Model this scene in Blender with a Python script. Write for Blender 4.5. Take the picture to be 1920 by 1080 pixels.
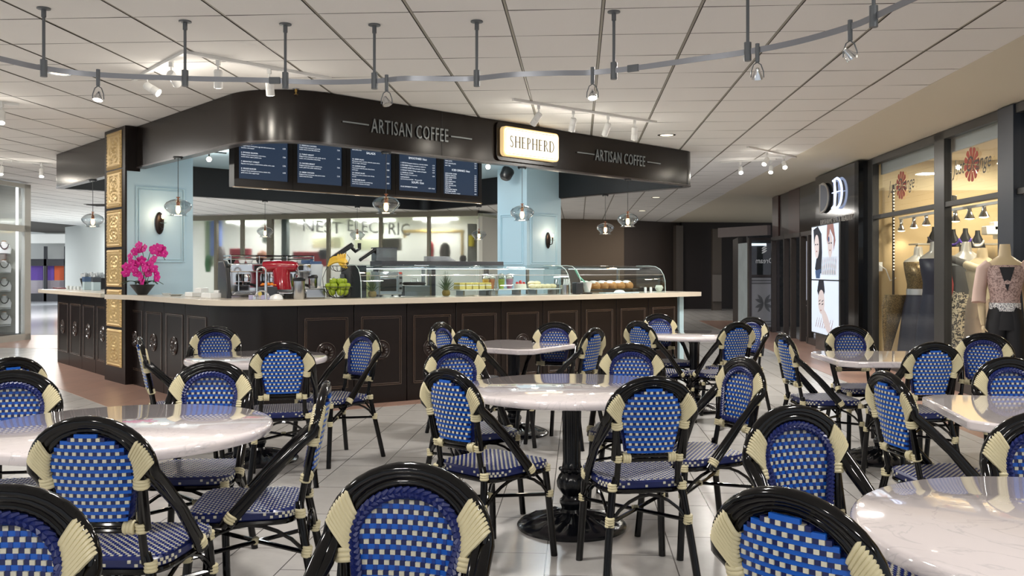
import bpy, math, random
from mathutils import Vector, Matrix
random.seed(7)
for o in list(bpy.data.objects): bpy.data.objects.remove(o, do_unlink=True)
S = bpy.context.scene
COL = S.collection
PI = math.pi
# ------------------------------------------------------------------ camera
F, CX, HY, HC = 1665.0, 982.0, 508.0, 1.33
cd = bpy.data.cameras.new('camera'); cam = bpy.data.objects.new('camera', cd); COL.objects.link(cam)
cam.location = (0, 0, HC); cam.rotation_euler = (PI/2, 0, 0)
cd.sensor_width = 36; cd.lens = F/1920*36
cd.shift_x = -(CX-960)/1920; cd.shift_y = (HY-540)/1920
cd.clip_start = .05; cd.clip_end = 200
S.camera = cam
S.view_settings.view_transform = 'Standard'; S.view_settings.look = 'None'
S.view_settings.gamma = 1; S.view_settings.use_curve_mapping = False
S.view_settings.exposure = 0.0
S.cycles.sample_clamp_indirect = 6
# ------------------------------------------------------------------ world (the rest of the mall, out of frame)
w = bpy.data.worlds.new('world'); S.world = w; w.use_nodes = True
w.node_tree.nodes['Background'].inputs[0].default_value = (.88, .94, 1, 1)
w.node_tree.nodes['Background'].inputs[1].default_value = .72
CEIL = 3.03
def lamp(kind, name, loc, power, size=.3, color=(1, .96, .9), target=None, spot=60, blend=.5):
    l = bpy.data.lights.new(name, kind); l.energy = power; l.color = color
    if kind == 'AREA': l.shape = 'DISK'; l.size = size
    elif kind == 'SPOT': l.shadow_soft_size = size; l.spot_size = math.radians(spot); l.spot_blend = blend
    else: l.shadow_soft_size = size
    o = bpy.data.objects.new(name, l); COL.objects.link(o); o.location = loc
    if target is not None: o.rotation_euler = (Vector(target)-Vector(loc)).to_track_quat('-Z', 'Y').to_euler()
    return o
# unseen area lights added under the ceiling, over the seating and behind the camera
for i, (x, y, p) in enumerate([(-3.2, -1.5, 22), (0.3, -1.8, 24), (3.2, -1.5, 16), (-3.9, 2.4, 15), (-.9, 3.4, 14), (2.6, 2.6, 13),
                               (-6.6, 6.2, 40), (1.1, 7.2, 20), (3.0, 10.2, 24), (-8.3, 11.2, 40), (3.4, 15.5, 14), (-9, 20, 40), (-14, 26, 60), (-3, 21.5, 40)]):
    lamp('AREA', 'ceiling_fill', (x, y, CEIL-.03), p*3.75, .35)
# ------------------------------------------------------------------ coordinate helpers
TH = math.atan(103/1665.)
def W(u, v, z=0): return Vector((u*math.cos(TH)+v*math.sin(TH), -u*math.sin(TH)+v*math.cos(TH), z))
def pz(x, y, z):      # the floor-plan point seen at a pixel when it lies at height z
    D = F*(HC-z)/(y-HY); return Vector(((x-CX)/F*D, D, z))
def pD(x, y, D): return Vector(((x-CX)/F*D, D, HC+(HY-y)*D/F))
def lin(c):
    c = c/255.; return c/12.92 if c <= .04045 else ((c+.055)/1.055)**2.4
def rgb(r, g, b): return (lin(r), lin(g), lin(b), 1)
# ------------------------------------------------------------------ materials
MATS = {}
def mat(name, col=(200, 200, 200), rough=.5, metal=0, emit=0, ecol=None, coat=0, bump=0, bscale=60, vary=0, vscale=3, spec=None, trans=0, ior=1.45):
    if name in MATS: return MATS[name]
    m = bpy.data.materials.new(name); m.use_nodes = True; MATS[name] = m
    nt = m.node_tree; b = nt.nodes['Principled BSDF']
    c = rgb(*col); b.inputs['Base Color'].default_value = c
    b.inputs['Roughness'].default_value = rough; b.inputs['Metallic'].default_value = metal
    if spec is not None: b.inputs['Specular IOR Level'].default_value = spec
    if coat: b.inputs['Coat Weight'].default_value = coat; b.inputs['Coat Roughness'].default_value = .05
    if trans: b.inputs['Transmission Weight'].default_value = trans; b.inputs['IOR'].default_value = ior
    if emit:
        b.inputs['Emission Color'].default_value = rgb(*(ecol or col)); b.inputs['Emission Strength'].default_value = emit
    tc = nt.nodes.new('ShaderNodeTexCoord')
    if vary:
        n = nt.nodes.new('ShaderNodeTexNoise'); n.inputs['Scale'].default_value = vscale; n.inputs['Detail'].default_value = 4
        nt.links.new(tc.outputs['Object'], n.inputs['Vector'])
        r = nt.nodes.new('ShaderNodeMix'); r.data_type = 'RGBA'
        r.inputs['A'].default_value = tuple(min(1, x*(1-vary)) for x in c[:3])+(1,); r.inputs['B'].default_value = tuple(min(1, x*(1+vary)) for x in c[:3])+(1,)
        nt.links.new(n.outputs['Fac'], r.inputs['Factor']); nt.links.new(r.outputs['Result'], b.inputs['Base Color'])
    if bump:
        n = nt.nodes.new('ShaderNodeTexNoise'); n.inputs['Scale'].default_value = bscale; n.inputs['Detail'].default_value = 3
        nt.links.new(tc.outputs['Object'], n.inputs['Vector'])
        bp = nt.nodes.new('ShaderNodeBump'); bp.inputs['Strength'].default_value = bump; bp.inputs['Distance'].default_value = .01
        nt.links.new(n.outputs['Fac'], bp.inputs['Height']); nt.links.new(bp.outputs['Normal'], b.inputs['Normal'])
    return m
def glassmat(name, tint=(255, 255, 255), gloss=.08, edge=.6, rough=.02):
    if name in MATS: return MATS[name]
    m = bpy.data.materials.new(name); m.use_nodes = True; MATS[name] = m
    nt = m.node_tree; nt.nodes.clear()
    o = nt.nodes.new('ShaderNodeOutputMaterial'); mx = nt.nodes.new('ShaderNodeMixShader')
    t = nt.nodes.new('ShaderNodeBsdfTransparent'); g = nt.nodes.new('ShaderNodeBsdfGlossy')
    t.inputs[0].default_value = rgb(*tint); g.inputs['Roughness'].default_value = rough
    lw = nt.nodes.new('ShaderNodeLayerWeight'); lw.inputs[0].default_value = .35
    mr = nt.nodes.new('ShaderNodeMapRange'); mr.inputs['To Min'].default_value = gloss; mr.inputs['To Max'].default_value = edge
    nt.links.new(lw.outputs['Facing'], mr.inputs['Value']); nt.links.new(mr.outputs['Result'], mx.inputs[0])
    nt.links.new(t.outputs[0], mx.inputs[1]); nt.links.new(g.outputs[0], mx.inputs[2]); nt.links.new(mx.outputs[0], o.inputs[0])
    return m
def marble(name):
    m = mat(name, (226, 218, 220), .04, coat=1); nt = m.node_tree; b = nt.nodes['Principled BSDF']
    tc = nt.nodes.new('ShaderNodeTexCoord'); n = nt.nodes.new('ShaderNodeTexNoise')
    n.inputs['Scale'].default_value = 3.2; n.inputs['Detail'].default_value = 9; n.inputs['Distortion'].default_value = 2.2
    oi = nt.nodes.new('ShaderNodeObjectInfo'); ad = nt.nodes.new('ShaderNodeVectorMath'); ad.operation = 'ADD'
    nt.links.new(tc.outputs['Object'], ad.inputs[0]); nt.links.new(oi.outputs['Location'], ad.inputs[1]); nt.links.new(ad.outputs[0], n.inputs['Vector'])
    cr = nt.nodes.new('ShaderNodeValToRGB'); e = cr.color_ramp.elements
    e[0].position = .485; e[0].color = rgb(226, 217, 218); e[1].position = .515; e[1].color = rgb(226, 217, 218)
    x = cr.color_ramp.elements.new(.5); x.color = rgb(208, 201, 203)
    nt.links.new(n.outputs['Fac'], cr.inputs[0]); nt.links.new(cr.outputs[0], b.inputs['Base Color'])
    return m
def tilemat(name, cols, bw, bh, mortar=(120, 116, 112), rough=.25, off=.5, ms=.003):
    m = mat(name, cols[0], rough, bump=0); nt = m.node_tree; b = nt.nodes['Principled BSDF']
    tc = nt.nodes.new('ShaderNodeTexCoord'); mp = nt.nodes.new('ShaderNodeMapping'); mp.inputs['Rotation'].default_value = (0, 0, TH)
    mp.inputs['Location'].default_value = (.1505, 0.02, 0)
    br = nt.nodes.new('ShaderNodeTexBrick'); br.offset = off; br.squash = 1
    br.inputs['Color1'].default_value = rgb(*cols[0]); br.inputs['Color2'].default_value = rgb(*cols[1]); br.inputs['Mortar'].default_value = rgb(*mortar)
    br.inputs['Scale'].default_value = 1; br.inputs['Mortar Size'].default_value = ms; br.inputs['Brick Width'].default_value = bw; br.inputs['Row Height'].default_value = bh
    sw = nt.nodes.new('ShaderNodeSeparateXYZ'); cb = nt.nodes.new('ShaderNodeCombineXYZ')
    nt.links.new(tc.outputs['Object'], mp.inputs['Vector']); nt.links.new(mp.outputs[0], sw.inputs[0])
    nt.links.new(sw.outputs['Y'], cb.inputs['X']); nt.links.new(sw.outputs['X'], cb.inputs['Y']); nt.links.new(cb.outputs[0], br.inputs['Vector'])
    n = nt.nodes.new('ShaderNodeTexNoise'); n.inputs['Scale'].default_value = 2.5; n.inputs['Detail'].default_value = 8; n.inputs['Roughness'].default_value = .7
    nt.links.new(tc.outputs['Object'], n.inputs['Vector'])
    mx = nt.nodes.new('ShaderNodeMix'); mx.data_type = 'RGBA'; mx.blend_type = 'MULTIPLY'; mx.inputs['Factor'].default_value = .45
    cr = nt.nodes.new('ShaderNodeValToRGB'); cr.color_ramp.elements[0].position = .3; cr.color_ramp.elements[0].color = (.62, .62, .62, 1); cr.color_ramp.elements[1].position = .7
    nt.links.new(n.outputs['Fac'], cr.inputs[0]); nt.links.new(br.outputs['Color'], mx.inputs['A']); nt.links.new(cr.outputs[0], mx.inputs['B'])
    nt.links.new(mx.outputs['Result'], b.inputs['Base Color'])
    bp = nt.nodes.new('ShaderNodeBump'); bp.invert = True; bp.inputs['Strength'].default_value = .5; bp.inputs['Distance'].default_value = .002
    nt.links.new(br.outputs['Fac'], bp.inputs['Height']); nt.links.new(bp.outputs[0], b.inputs['Normal'])
    return m
BLK = mat('gloss_black_cane', (6, 5, 6), .09, spec=.36)
CREAM = mat('cream_cane', (206, 196, 160), .38)
BLUE = mat('bright_blue_strand', (12, 86, 184), .32)
NAVY = mat('navy_strand', (22, 32, 84), .32)
MID = mat('mid_blue_strand', (30, 62, 140), .3)
PAD = mat('pearl_strand', (204, 200, 182), .3)
MARBLE = marble('white_marble')
IRON = mat('black_iron', (9, 11, 17), .2)
ESP = mat('espresso_wood', (28, 20, 18), .32, vary=.15, vscale=6, spec=.35)
ESPF = mat('espresso_lacquer', (22, 16, 14), .28, vary=.12, vscale=5, spec=.35)
GOLD = mat('antique_gold', (214, 184, 128), .38, metal=.5, bump=.5, bscale=70)
STONE = mat('cream_stone', (214, 203, 186), .18, vary=.06, vscale=9)
PBLUE = mat('pale_blue_paint', (186, 212, 222), .5)
BLACKP = mat('black_paint', (10, 11, 15), .5)
STEEL = mat('steel', (190, 192, 194), .22, metal=1)
CHROME = mat('chrome', (225, 226, 228), .08, metal=1)
ALU = mat('satin_aluminium', (150, 153, 160), .35, metal=.7)
DALU = mat('grey_fitting', (104, 108, 112), .45, metal=.3)
WHITE = mat('white_plastic', (232, 232, 230), .35)
BPL = mat('black_plastic', (22, 23, 26), .35)
GLASS = glassmat('clear_glass', (240, 250, 250), .05, .5)
SHADE = glassmat('pendant_glass', (225, 230, 232), .06, .85)
PANE = glassmat('shop_pane', (236, 240, 240), .035, .35)
BULB = mat('warm_bulb', (255, 214, 160), .5, emit=14, ecol=(255, 196, 120))
SPOTM = mat('white_lamp_face', (255, 246, 230), .5, emit=22, ecol=(255, 238, 210))
BRONZE = mat('dark_bronze', (40, 30, 26), .35, metal=.5)
GREEN = mat('leaf_green', (50, 92, 44), .5)
# ------------------------------------------------------------------ mesh builder
class MB:
    def __init__(s): s.v = []; s.f = []; s.m = []
    def add(s, vs, fs, mi=0, M=None):
        k = len(s.v)
        s.v += [tuple(M @ Vector(p)) if M else tuple(p) for p in vs]
        s.f += [tuple(i+k for i in f) for f in fs]; s.m += [mi]*len(fs); return s
    def box(s, c, d, rz=0, mi=0, M=None):
        x, y, z = d[0]/2, d[1]/2, d[2]/2; R = Matrix.Translation(c) @ Matrix.Rotation(rz, 4, 'Z')
        if M: R = M @ R
        vs = [(-x, -y, -z), (x, -y, -z), (x, y, -z), (-x, y, -z), (-x, -y, z), (x, -y, z), (x, y, z), (-x, y, z)]
        return s.add(vs, [(0, 3, 2, 1), (4, 5, 6, 7), (0, 1, 5, 4), (1, 2, 6, 5), (2, 3, 7, 6), (3, 0, 4, 7)], mi, R)
    def prism(s, poly, z0, z1, mi=0, M=None):
        n = len(poly); a = sum(poly[i][0]*poly[(i+1) % n][1]-poly[(i+1) % n][0]*poly[i][1] for i in range(n))
        if a < 0: poly = poly[::-1]
        vs = [(p[0], p[1], z0) for p in poly]+[(p[0], p[1], z1) for p in poly]
        fs = [tuple(range(n-1, -1, -1)), tuple(range(n, 2*n))]+[(i, (i+1) % n, n+(i+1) % n, n+i) for i in range(n)]
        return s.add(vs, fs, mi, M)
    def wall(s, a, b, z0, z1, t, mi=0):   # upright slab from a to b, thickness t to the left of a->b
        a = Vector(a[:2]); b = Vector(b[:2]); d = (b-a).normalized(); n = Vector((-d.y, d.x))*t
        return s.prism([tuple(a), tuple(b), tuple(b+n), tuple(a+n)], z0, z1, mi)
    def band(s, out, inn, z0, z1, mi=0, closed=False):
        n = len(out); k = len(s.v)
        for p in out: s.v += [(p[0], p[1], z0), (p[0], p[1], z1)]
        for p in inn: s.v += [(p[0], p[1], z0), (p[0], p[1], z1)]
        rng = range(n if closed else n-1)
        for i in rng:
            j = (i+1) % n; a, b = k+2*i, k+2*j; c, d = k+2*n+2*i, k+2*n+2*j
            for q in ((a, b, b+1, a+1), (d, c, c+1, d+1), (a+1, b+1, d+1, c+1), (b, a, c, d)): s.f.append(q); s.m.append(mi)
        if not closed:
            for i in (0, n-1):
                a = k+2*i; c = k+2*n+2*i; q = (a, a+1, c+1, c); s.f.append(q if i == 0 else q[::-1]); s.m.append(mi)
        return s
    def tube(s, pts, r, seg=8, closed=False, caps=True, mi=0, flat=None, M=None):
        pts = [Vector(p) for p in pts]; n = len(pts); vs = []; up = None
        for i, p in enumerate(pts):
            if closed: t = pts[(i+1) % n]-pts[i-1]
            else: t = pts[min(i+1, n-1)]-pts[max(i-1, 0)]
            t = t.normalized() if t.length > 1e-9 else Vector((0, 0, 1))
            if up is None:
                up = Vector((0, 0, 1)) if abs(t.z) < .9 else Vector((1, 0, 0))
                if flat: up = Vector(flat)
            up = (up-t*up.dot(t))
            up = up.normalized() if up.length > 1e-6 else t.orthogonal().normalized()
            sd = t.cross(up)
            rr = r[i] if isinstance(r, (list, tuple)) else r
            ra, rb = rr if isinstance(rr, (list, tuple)) else (rr, rr)
            for j in range(seg):
                a = 2*PI*j/seg; vs.append(p+up*math.sin(a)*ra+sd*math.cos(a)*rb)
        fs = []
        for i in range(n if closed else n-1):
            q = (i+1) % n
            for j in range(seg):
                j2 = (j+1) % seg; fs.append((i*seg+j, i*seg+j2, q*seg+j2, q*seg+j))
        if caps and not closed: fs += [tuple(range(seg-1, -1, -1)), tuple((n-1)*seg+j for j in range(seg))]
        return s.add(vs, [f[::-1] for f in fs], mi, M)
    def lathe(s, prof, seg=24, c=(0, 0, 0), mi=0, mod=None, M=None, caps=True):
        vs = []
        for (r, z) in prof:
            for j in range(seg):
                a = 2*PI*j/seg; rr, zz = (r, z) if not mod else mod(r, z, a)
                vs.append((c[0]+rr*math.cos(a), c[1]+rr*math.sin(a), c[2]+zz))
        n = len(prof); fs = [(i*seg+j, i*seg+(j+1) % seg, (i+1)*seg+(j+1) % seg, (i+1)*seg+j) for i in range(n-1) for j in range(seg)]
        if caps: fs += [tuple(range(seg-1, -1, -1)), tuple((n-1)*seg+j for j in range(seg))]
        return s.add(vs, fs, mi, M)
    def ball(s, c, r, seg=12, rings=8, sc=(1, 1, 1), mi=0, M=None):
        vs = [(c[0], c[1], c[2]-r*sc[2])]
        for i in range(1, rings):
            a = PI*i/rings
            for j in range(seg):
                b = 2*PI*j/seg; vs.append((c[0]+r*sc[0]*math.sin(a)*math.cos(b), c[1]+r*sc[1]*math.sin(a)*math.sin(b), c[2]-r*sc[2]*math.cos(a)))
        vs.append((c[0], c[1], c[2]+r*sc[2])); L = len(vs)-1
        fs = [(0, 1+(j+1) % seg, 1+j) for j in range(seg)]
        for i in range(rings-2):
            for j in range(seg): fs.append((1+i*seg+j, 1+i*seg+(j+1) % seg, 1+(i+1)*seg+(j+1) % seg, 1+(i+1)*seg+j))
        fs += [(L, 1+(rings-2)*seg+j, 1+(rings-2)*seg+(j+1) % seg) for j in range(seg)]
        return s.add(vs, fs, mi, M)
    def loft(s, secs, seg=20, mi=0, M=None):   # (z, cx, cy, rx, ry)
        vs = [(c+rx*math.cos(2*PI*j/seg), d+ry*math.sin(2*PI*j/seg), z) for (z, c, d, rx, ry) in secs for j in range(seg)]
        n = len(secs); fs = [(i*seg+j, i*seg+(j+1) % seg, (i+1)*seg+(j+1) % seg, (i+1)*seg+j) for i in range(n-1) for j in range(seg)]
        fs += [tuple(range(seg-1, -1, -1)), tuple((n-1)*seg+j for j in range(seg))]
        return s.add(vs, fs, mi, M)
    def build(s, name, mats, parent=None, world=True, bevel=0, smooth=True, label=None, kind=None, loc=None):
        me = bpy.data.meshes.new(name); vs = s.v
        if not isinstance(mats, (list, tuple)): mats = [mats]
        P = None
        if parent is not None and world:
            q = parent
            while q.parent is not None: q = q.parent
            P = (Matrix.Translation(q.location) @ q.rotation_euler.to_matrix().to_4x4()).inverted()
        elif loc is not None and world: P = Matrix.Translation(-Vector(loc))
        if P is not None: vs = [tuple(P @ Vector(p)) for p in vs]
        me.from_pydata(vs, [], s.f); me.polygons.foreach_set('material_index', s.m)
        for m in mats: me.materials.append(m)
        if smooth:
            me.polygons.foreach_set('use_smooth', [True]*len(me.polygons)); me.set_sharp_from_angle(angle=math.radians(38))
        me.update()
        o = bpy.data.objects.new(name, me); COL.objects.link(o)
        if parent is not None: o.parent = parent
        elif loc is not None: o.location = loc
        if bevel:
            b = o.modifiers.new('bevel', 'BEVEL'); b.width = bevel; b.segments = 2; b.limit_method = 'ANGLE'; b.angle_limit = .6; b.harden_normals = False
        if label: o['label'] = label
        if kind: o['kind'] = kind
        return o
def thing(name, label, cat, loc=(0, 0, 0), rz=0, group=None):
    o = bpy.data.objects.new(name, None); COL.objects.link(o); o.location = loc; o.rotation_euler = (0, 0, rz)
    o.empty_display_size = .1; o['label'] = label; o['category'] = cat
    if group: o['group'] = group
    return o
def tag(o, label, cat, group=None):
    o['label'] = label; o['category'] = cat
    if group: o['group'] = group
    return o
def struct(name, mb, m, **k): return mb.build(name, m, kind='structure', **k)
def dup(root, loc, rz, label=None, group=None):
    r = root.copy(); COL.objects.link(r); r.location = loc; r.rotation_euler = (0, 0, rz)
    if label: r['label'] = label
    if group: r['group'] = group
    for ch in list(root.children):
        c = ch.copy(); COL.objects.link(c); c.parent = r
        for g in ch.children:
            d = g.copy(); COL.objects.link(d); d.parent = c
    return r
def textmesh(body, size, ext=.0, shear=0, align='CENTER', spacing=1, line=1, xs=1):
    c = bpy.data.curves.new('t', 'FONT'); c.body = body; c.size = size; c.extrude = ext; c.shear = shear
    c.align_x = align; c.space_character = spacing; c.space_line = line; c.resolution_u = 2
    o = bpy.data.objects.new('t', c); COL.objects.link(o); bpy.context.view_layer.update()
    me = bpy.data.meshes.new_from_object(o.evaluated_get(bpy.context.evaluated_depsgraph_get()))
    vs = [(v.co.x*xs, v.co.y, v.co.z) for v in me.vertices]; fs = [tuple(p.vertices) for p in me.polygons]
    bpy.data.objects.remove(o); bpy.data.curves.remove(c); bpy.data.meshes.remove(me)
    return vs, fs
def frameM(o, xd, n):   # local x along xd, local y up, local z along n
    x = Vector(xd).normalized(); n = Vector(n).normalized(); y = Vector((0, 0, 1))
    return Matrix(((x.x, y.x, n.x, o[0]), (x.y, y.y, n.y, o[1]), (x.z, y.z, n.z, o[2]), (0, 0, 0, 1)))
# ------------------------------------------------------------------ the setting
FT = tilemat('floor_tiles_grey', [(196, 193, 190), (188, 185, 182)], .6, .2945, (96, 92, 90), .22)
FB = tilemat('floor_tiles_brown', [(176, 142, 128), (164, 132, 118)], .6, .2945, (120, 100, 92), .28)
struct('floor', MB().add([(-34, -4, 0), (16, -4, 0), (16, 60, 0), (-34, 60, 0)], [(0, 1, 2, 3)]), FT)
# ceiling: square tiles with an open reveal between them, dark sheet above colours in the shadow lines
cm = MB(); TU, TV = .6285, .637
r = CEIL
p0 = pz(1132, 0, CEIL); u0 = p0.x*math.cos(TH)-p0.y*math.sin(TH); v0 = 5.776
for i in range(-30, 5):
    for j in range(-14, 46):
        a = u0+i*TU; b = v0+j*TV
        if j > 24 and a > 6 : continue
        q = [W(a+.0125, b+.003), W(a+TU-.0125, b+.005), W(a+TU-.0125, b+TV-.005), W(a+.0125, b+TV-.005)]
        if q[1].x*math.cos(TH)-q[1].y*math.sin(TH) > 3.23 and i >= 4:
            pass
        dz = random.uniform(-.0015, .0015); dy = random.uniform(-.0015, .0015)
        ue = min(a+TU-.0125, 3.22)
        if ue <= a+.02: continue
        q = [W(a+.0125, b+.005), W(ue, b+.005), W(ue, b+TV-.005), W(a+.0125, b+TV-.005)]
        cm.add([(q[0].x, q[0].y, r+dz), (q[1].x, q[1].y, r-dz), (q[2].x, q[2].y, r+dy), (q[3].x, q[3].y, r-dy)], [(3, 2, 1, 0)], 0)
    a = u0+i*TU
    c0, c1 = W(a-.008, -4), W(a+.008, -4); c2, c3 = W(a+.008, 36), W(a-.008, 36)
    if a < 3.2: cm.add([(c0.x, c0.y, r+.004), (c1.x, c1.y, r+.004), (c2.x, c2.y, r+.004), (c3.x, c3.y, r+.004)], [(3, 2, 1, 0)], 1)
q = [W(-24, -6), W(3.22, -6), W(3.22, 40), W(-24, 40)]
cm.add([(p.x, p.y, r+.02) for p in q], [(3, 2, 1, 0)], 2)
CT = mat('ceiling_tile', (228, 226, 223), .8, bump=.12, bscale=160)
struct('ceiling', cm, [CT, mat('ceiling_rail', (150, 145, 133), .5), mat('ceiling_gap_shade', (70, 66, 60), .8)], smooth=False)
# plaster strip between the tiles and the shopfronts
sm = MB(); a, b, c, d = W(3.2, -6), W(4.34, -6), W(4.34, 19.6), W(3.2, 19.6)
sm.add([(a.x, a.y, CEIL-.002), (b.x, b.y, 2.925), (c.x, c.y, 2.925), (d.x, d.y, CEIL-.002), (a.x, a.y, CEIL+.3), (b.x, b.y, CEIL+.3), (c.x, c.y, CEIL+.3), (d.x, d.y, CEIL+.3)],
       [(3, 2, 1, 0), (4, 5, 6, 7), (0, 1, 5, 4), (1, 2, 6, 5), (2, 3, 7, 6), (3, 0, 4, 7)])
a, b, c, d = W(3.2, 19.6), W(9, 19.6), W(9, 40), W(3.2, 40)
sm.add([(p.x, p.y, CEIL+.001) for p in (a, b, c, d)], [(3, 2, 1, 0)])
struct('trim_soffit', sm, mat('soffit_plaster', (208, 200, 182), .7))
# brown tile inlays
def inlay(pts):
    struct('floor_border', MB().prism([(p[0], p[1]) for p in pts], -.02, .003), FB, smooth=False)
# ------------------------------------------------------------------ kiosk outlines (plan)
LD = Vector((.657, -.754)); LN = Vector((-.754, -.657))          # left face: direction towards the camera, outward normal
FDr = Vector((.714, .70)); FN = Vector((.70, -.714))             # front direction and outward normal
L0 = Vector((-6.8, 12.95)); L1 = Vector((-3.08, 8.69))
PW = .5657; A0, KK = .50400923, .04291724
def fpath(i, off=0):
    x, y = -2.1727, 8.5119; n = max(1, int(abs(i)*12)); Lg = i*PW
    for j in range(n):
        a = A0+KK*(j+.5)/n*Lg; x += math.cos(a)*Lg/n; y += math.sin(a)*Lg/n
    a = A0+KK*Lg
    return Vector((x+off*math.sin(a), y-off*math.cos(a))), a
def corner(off, n=10):                                           # curved corner between the left face and the front
    p0 = L1+LN*off; p3, a = fpath(0, off); t0 = LD*.42; t1 = Vector((math.cos(a), math.sin(a)))*.42
    s = 1+off*.9; p1 = p0+t0*s; p2 = p3-t1*s; out = []
    for k in range(n+1):
        t = k/n; out.append(p0*(1-t)**3+p1*3*t*(1-t)**2+p2*3*t*t*(1-t)+p3*t**3)
    return out
def cpos(x, d, z=1.055):                                         # on the front worktop: the spot seen at pixel column x, d inward from the front
    best = None
    for k in range(-6, 120):
        p, a = fpath(k*.09, -d); e = abs(CX+F*p.x/p.y-x)
        if best is None or e < best[0]: best = (e, p, a)
    return Vector((best[1].x, best[1].y, z)), best[2]
# inlay tiles round the kiosk and by the shops
inlay([L0+LN*.75-LD*.3, L0-LD*.3, L1]+[corner(0)[5]]+[fpath(i)[0] for i in range(0, 10)]+[fpath(i, .24)[0] for i in range(9, -1, -1)]+[corner(.24)[5], L1+LN*.75])
q = [W(3.2, 5), W(4.25, 5), W(4.25, 24), W(3.2, 24)]; inlay(q)
inlay([(-12, 15.9), (-6.9, 15.0), (-6.9, 18.4), (-12, 18.4)])
struct('floor_polished', MB().prism([(-34, 18.4), (-6.6, 18.4), (-4, 40), (-34, 40)], -.02, .004), mat('polished_white_floor', (214, 218, 222), .12, bump=.25, bscale=2.5), smooth=False)
# ------------------------------------------------------------------ kiosk counter
def bead_rect(mb, M, x0, x1, z0, z1, r=.008, flat=.012, pitch=.02):
    for (ax, az, bx, bz) in ((x0, z0, x1, z0), (x1, z0, x1, z1), (x1, z1, x0, z1), (x0, z1, x0, z0)):
        L = math.hypot(bx-ax, bz-az); n = max(4, int(L/pitch)); pts = []; rr = []
        for i in range(2*n+1):
            t = i/(2*n); pts.append((ax+(bx-ax)*t, az+(bz-az)*t, .004)); rr.append(r if i % 2 else r*.55)
        mb.tube(pts, rr, 6, M=M)
        pts = [(ax, az, .002), (bx, bz, .002)]
        off = .016; cx_, cz_ = (x0+x1)/2, (z0+z1)/2
        pts = [(p[0]+(off if p[0] < cx_ else -off), p[1]+(off if p[1] < cz_ else -off), .002) for p in pts]
        mb.tube(pts, .005, 6, M=M)
def medallion(mb, M, x, z, R=.1):
    def mod(r, zz, a): return (r, zz+(.006*math.cos(12*a) if .02 < r < R*.66 else 0))
    mb.lathe([(R, 0), (R, .008), (R*.93, .014), (R*.86, .006), (R*.78, .006), (R*.7, .014), (R*.62, .010), (R*.45, .016), (R*.3, .012), (R*.26, .006), (R*.18, .02), (.001, .024)], 48, (0, 0, 0), mod=mod, M=M @ Matrix.Translation((x, z, 0)))
def panel(t, a, b, n, w=None):
    a = Vector(a); b = Vector(b); d = (b-a); L = d.length; d /= L
    M = frameM((a.x, a.y, 0), (d.x, d.y, 0), (n.x, n.y, 0))
    mb = MB(); mb.box((L/2, .5, -.025), (L-.008, .998, .05), M=M)
    p = mb.build('panel', ESP, t, bevel=.003)
    mb = MB(); bead_rect(mb, M, .075, L-.065, .18, .87); mb.build('moulding', mat('moulding_wood', (74, 60, 52), .22, coat=.6), p)
    mb = MB(); medallion(mb, M, L/2, .535); mb.build('medallion', mat('medallion_wood', (44, 33, 30), .25, coat=.4), p)
base = thing('kiosk_counter', 'dark espresso panelled counter curving round the front of the coffee kiosk', 'counter', (-1.5, 9.6, 0))
for i in range(9): 
    a, _ = fpath(i); b, _ = fpath(i+1); d = (b-a).normalized(); panel(base, a, b, Vector((d.y, -d.x)))
C0 = Vector((-4.66, 10.52))
for k in range(4):
    a = L1-LD*(.63*(4-k)); b = L1-LD*(.63*(3-k)); panel(base, a, b, LN)
c = corner(0); ci = corner(-.06)
MB().band(c, ci, 0, 1.0).build('corner_panel', ESPF, base)
back = [L1-LD*2.5+LN*-.055]+corner(-.055)+[fpath(i, -.055)[0] for i in range(1, 10)]
inn = [L1-LD*2.5+LN*-.5]+[L1+LN*-.5+LD*(-.3+.05*i) for i in range(len(corner(0)))]+[fpath(i, -.5)[0] for i in range(1, 10)]
MB().band(back, inn, .0, .995).build('carcass', BPL, base)
e, a = fpath(9.18, -.05); e2, _ = fpath(9.33, -.05)
MB().wall(e2, e, 0, .998, -.42).build('end_pilaster', PBLUE, base)
bl = thing('kiosk_side_counter', 'short run of four dark panels left of the gold column', 'counter', (L0.x, L0.y, 0))
CA = Vector((-5.13, 11.03))
for k in range(4):
    a = L0+(CA-L0)*(k/4); b = L0+(CA-L0)*((k+1)/4); panel(bl, a, b, LN)
MB().prism([L0-LN*.055, CA-LN*.055, CA-LN*.5, L0-LN*.5], 0, .995).build('carcass', BPL, bl)
# worktops
def slab(name, label, out, inn):
    mb = MB().band(out, inn, 1.0, 1.055)
    o = mb.build(name, STONE, loc=(out[0].x, out[0].y, 1.0), bevel=.008); tag(o, label, 'worktop'); return o
out = [Vector((-4.93, 10.5))]+[L1+LN*.12-LD*(2.0-.5*i) for i in range(4)]+corner(.12)+[fpath(i, .1)[0] for i in range(1, 10)]+[fpath(9.55, .1)[0], fpath(9.74, .06)[0], fpath(9.79, 0)[0]]
inn = [Vector((-4.70, 10.26))-LN*.42]+[L1-LN*.6-LD*(2.0-.5*i) for i in range(4)]+[L1-LN*.6+LD*(-.3+.05*i) for i in range(len(corner(0)))]+[fpath(i, -.6)[0] for i in range(1, 10)]+[fpath(9.55, -.6)[0], fpath(9.74, -.56)[0], fpath(9.79, -.5)[0]]
out[0] = Vector((-4.93, 10.44)); inn[0] = Vector((-4.56, 10.18))
slab('kiosk_worktop', 'long cream stone worktop sweeping round the kiosk front in one piece', out, inn)
a = L0+LN*.12-LD*.62; b = CA+LN*.12-LD*.0
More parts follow.
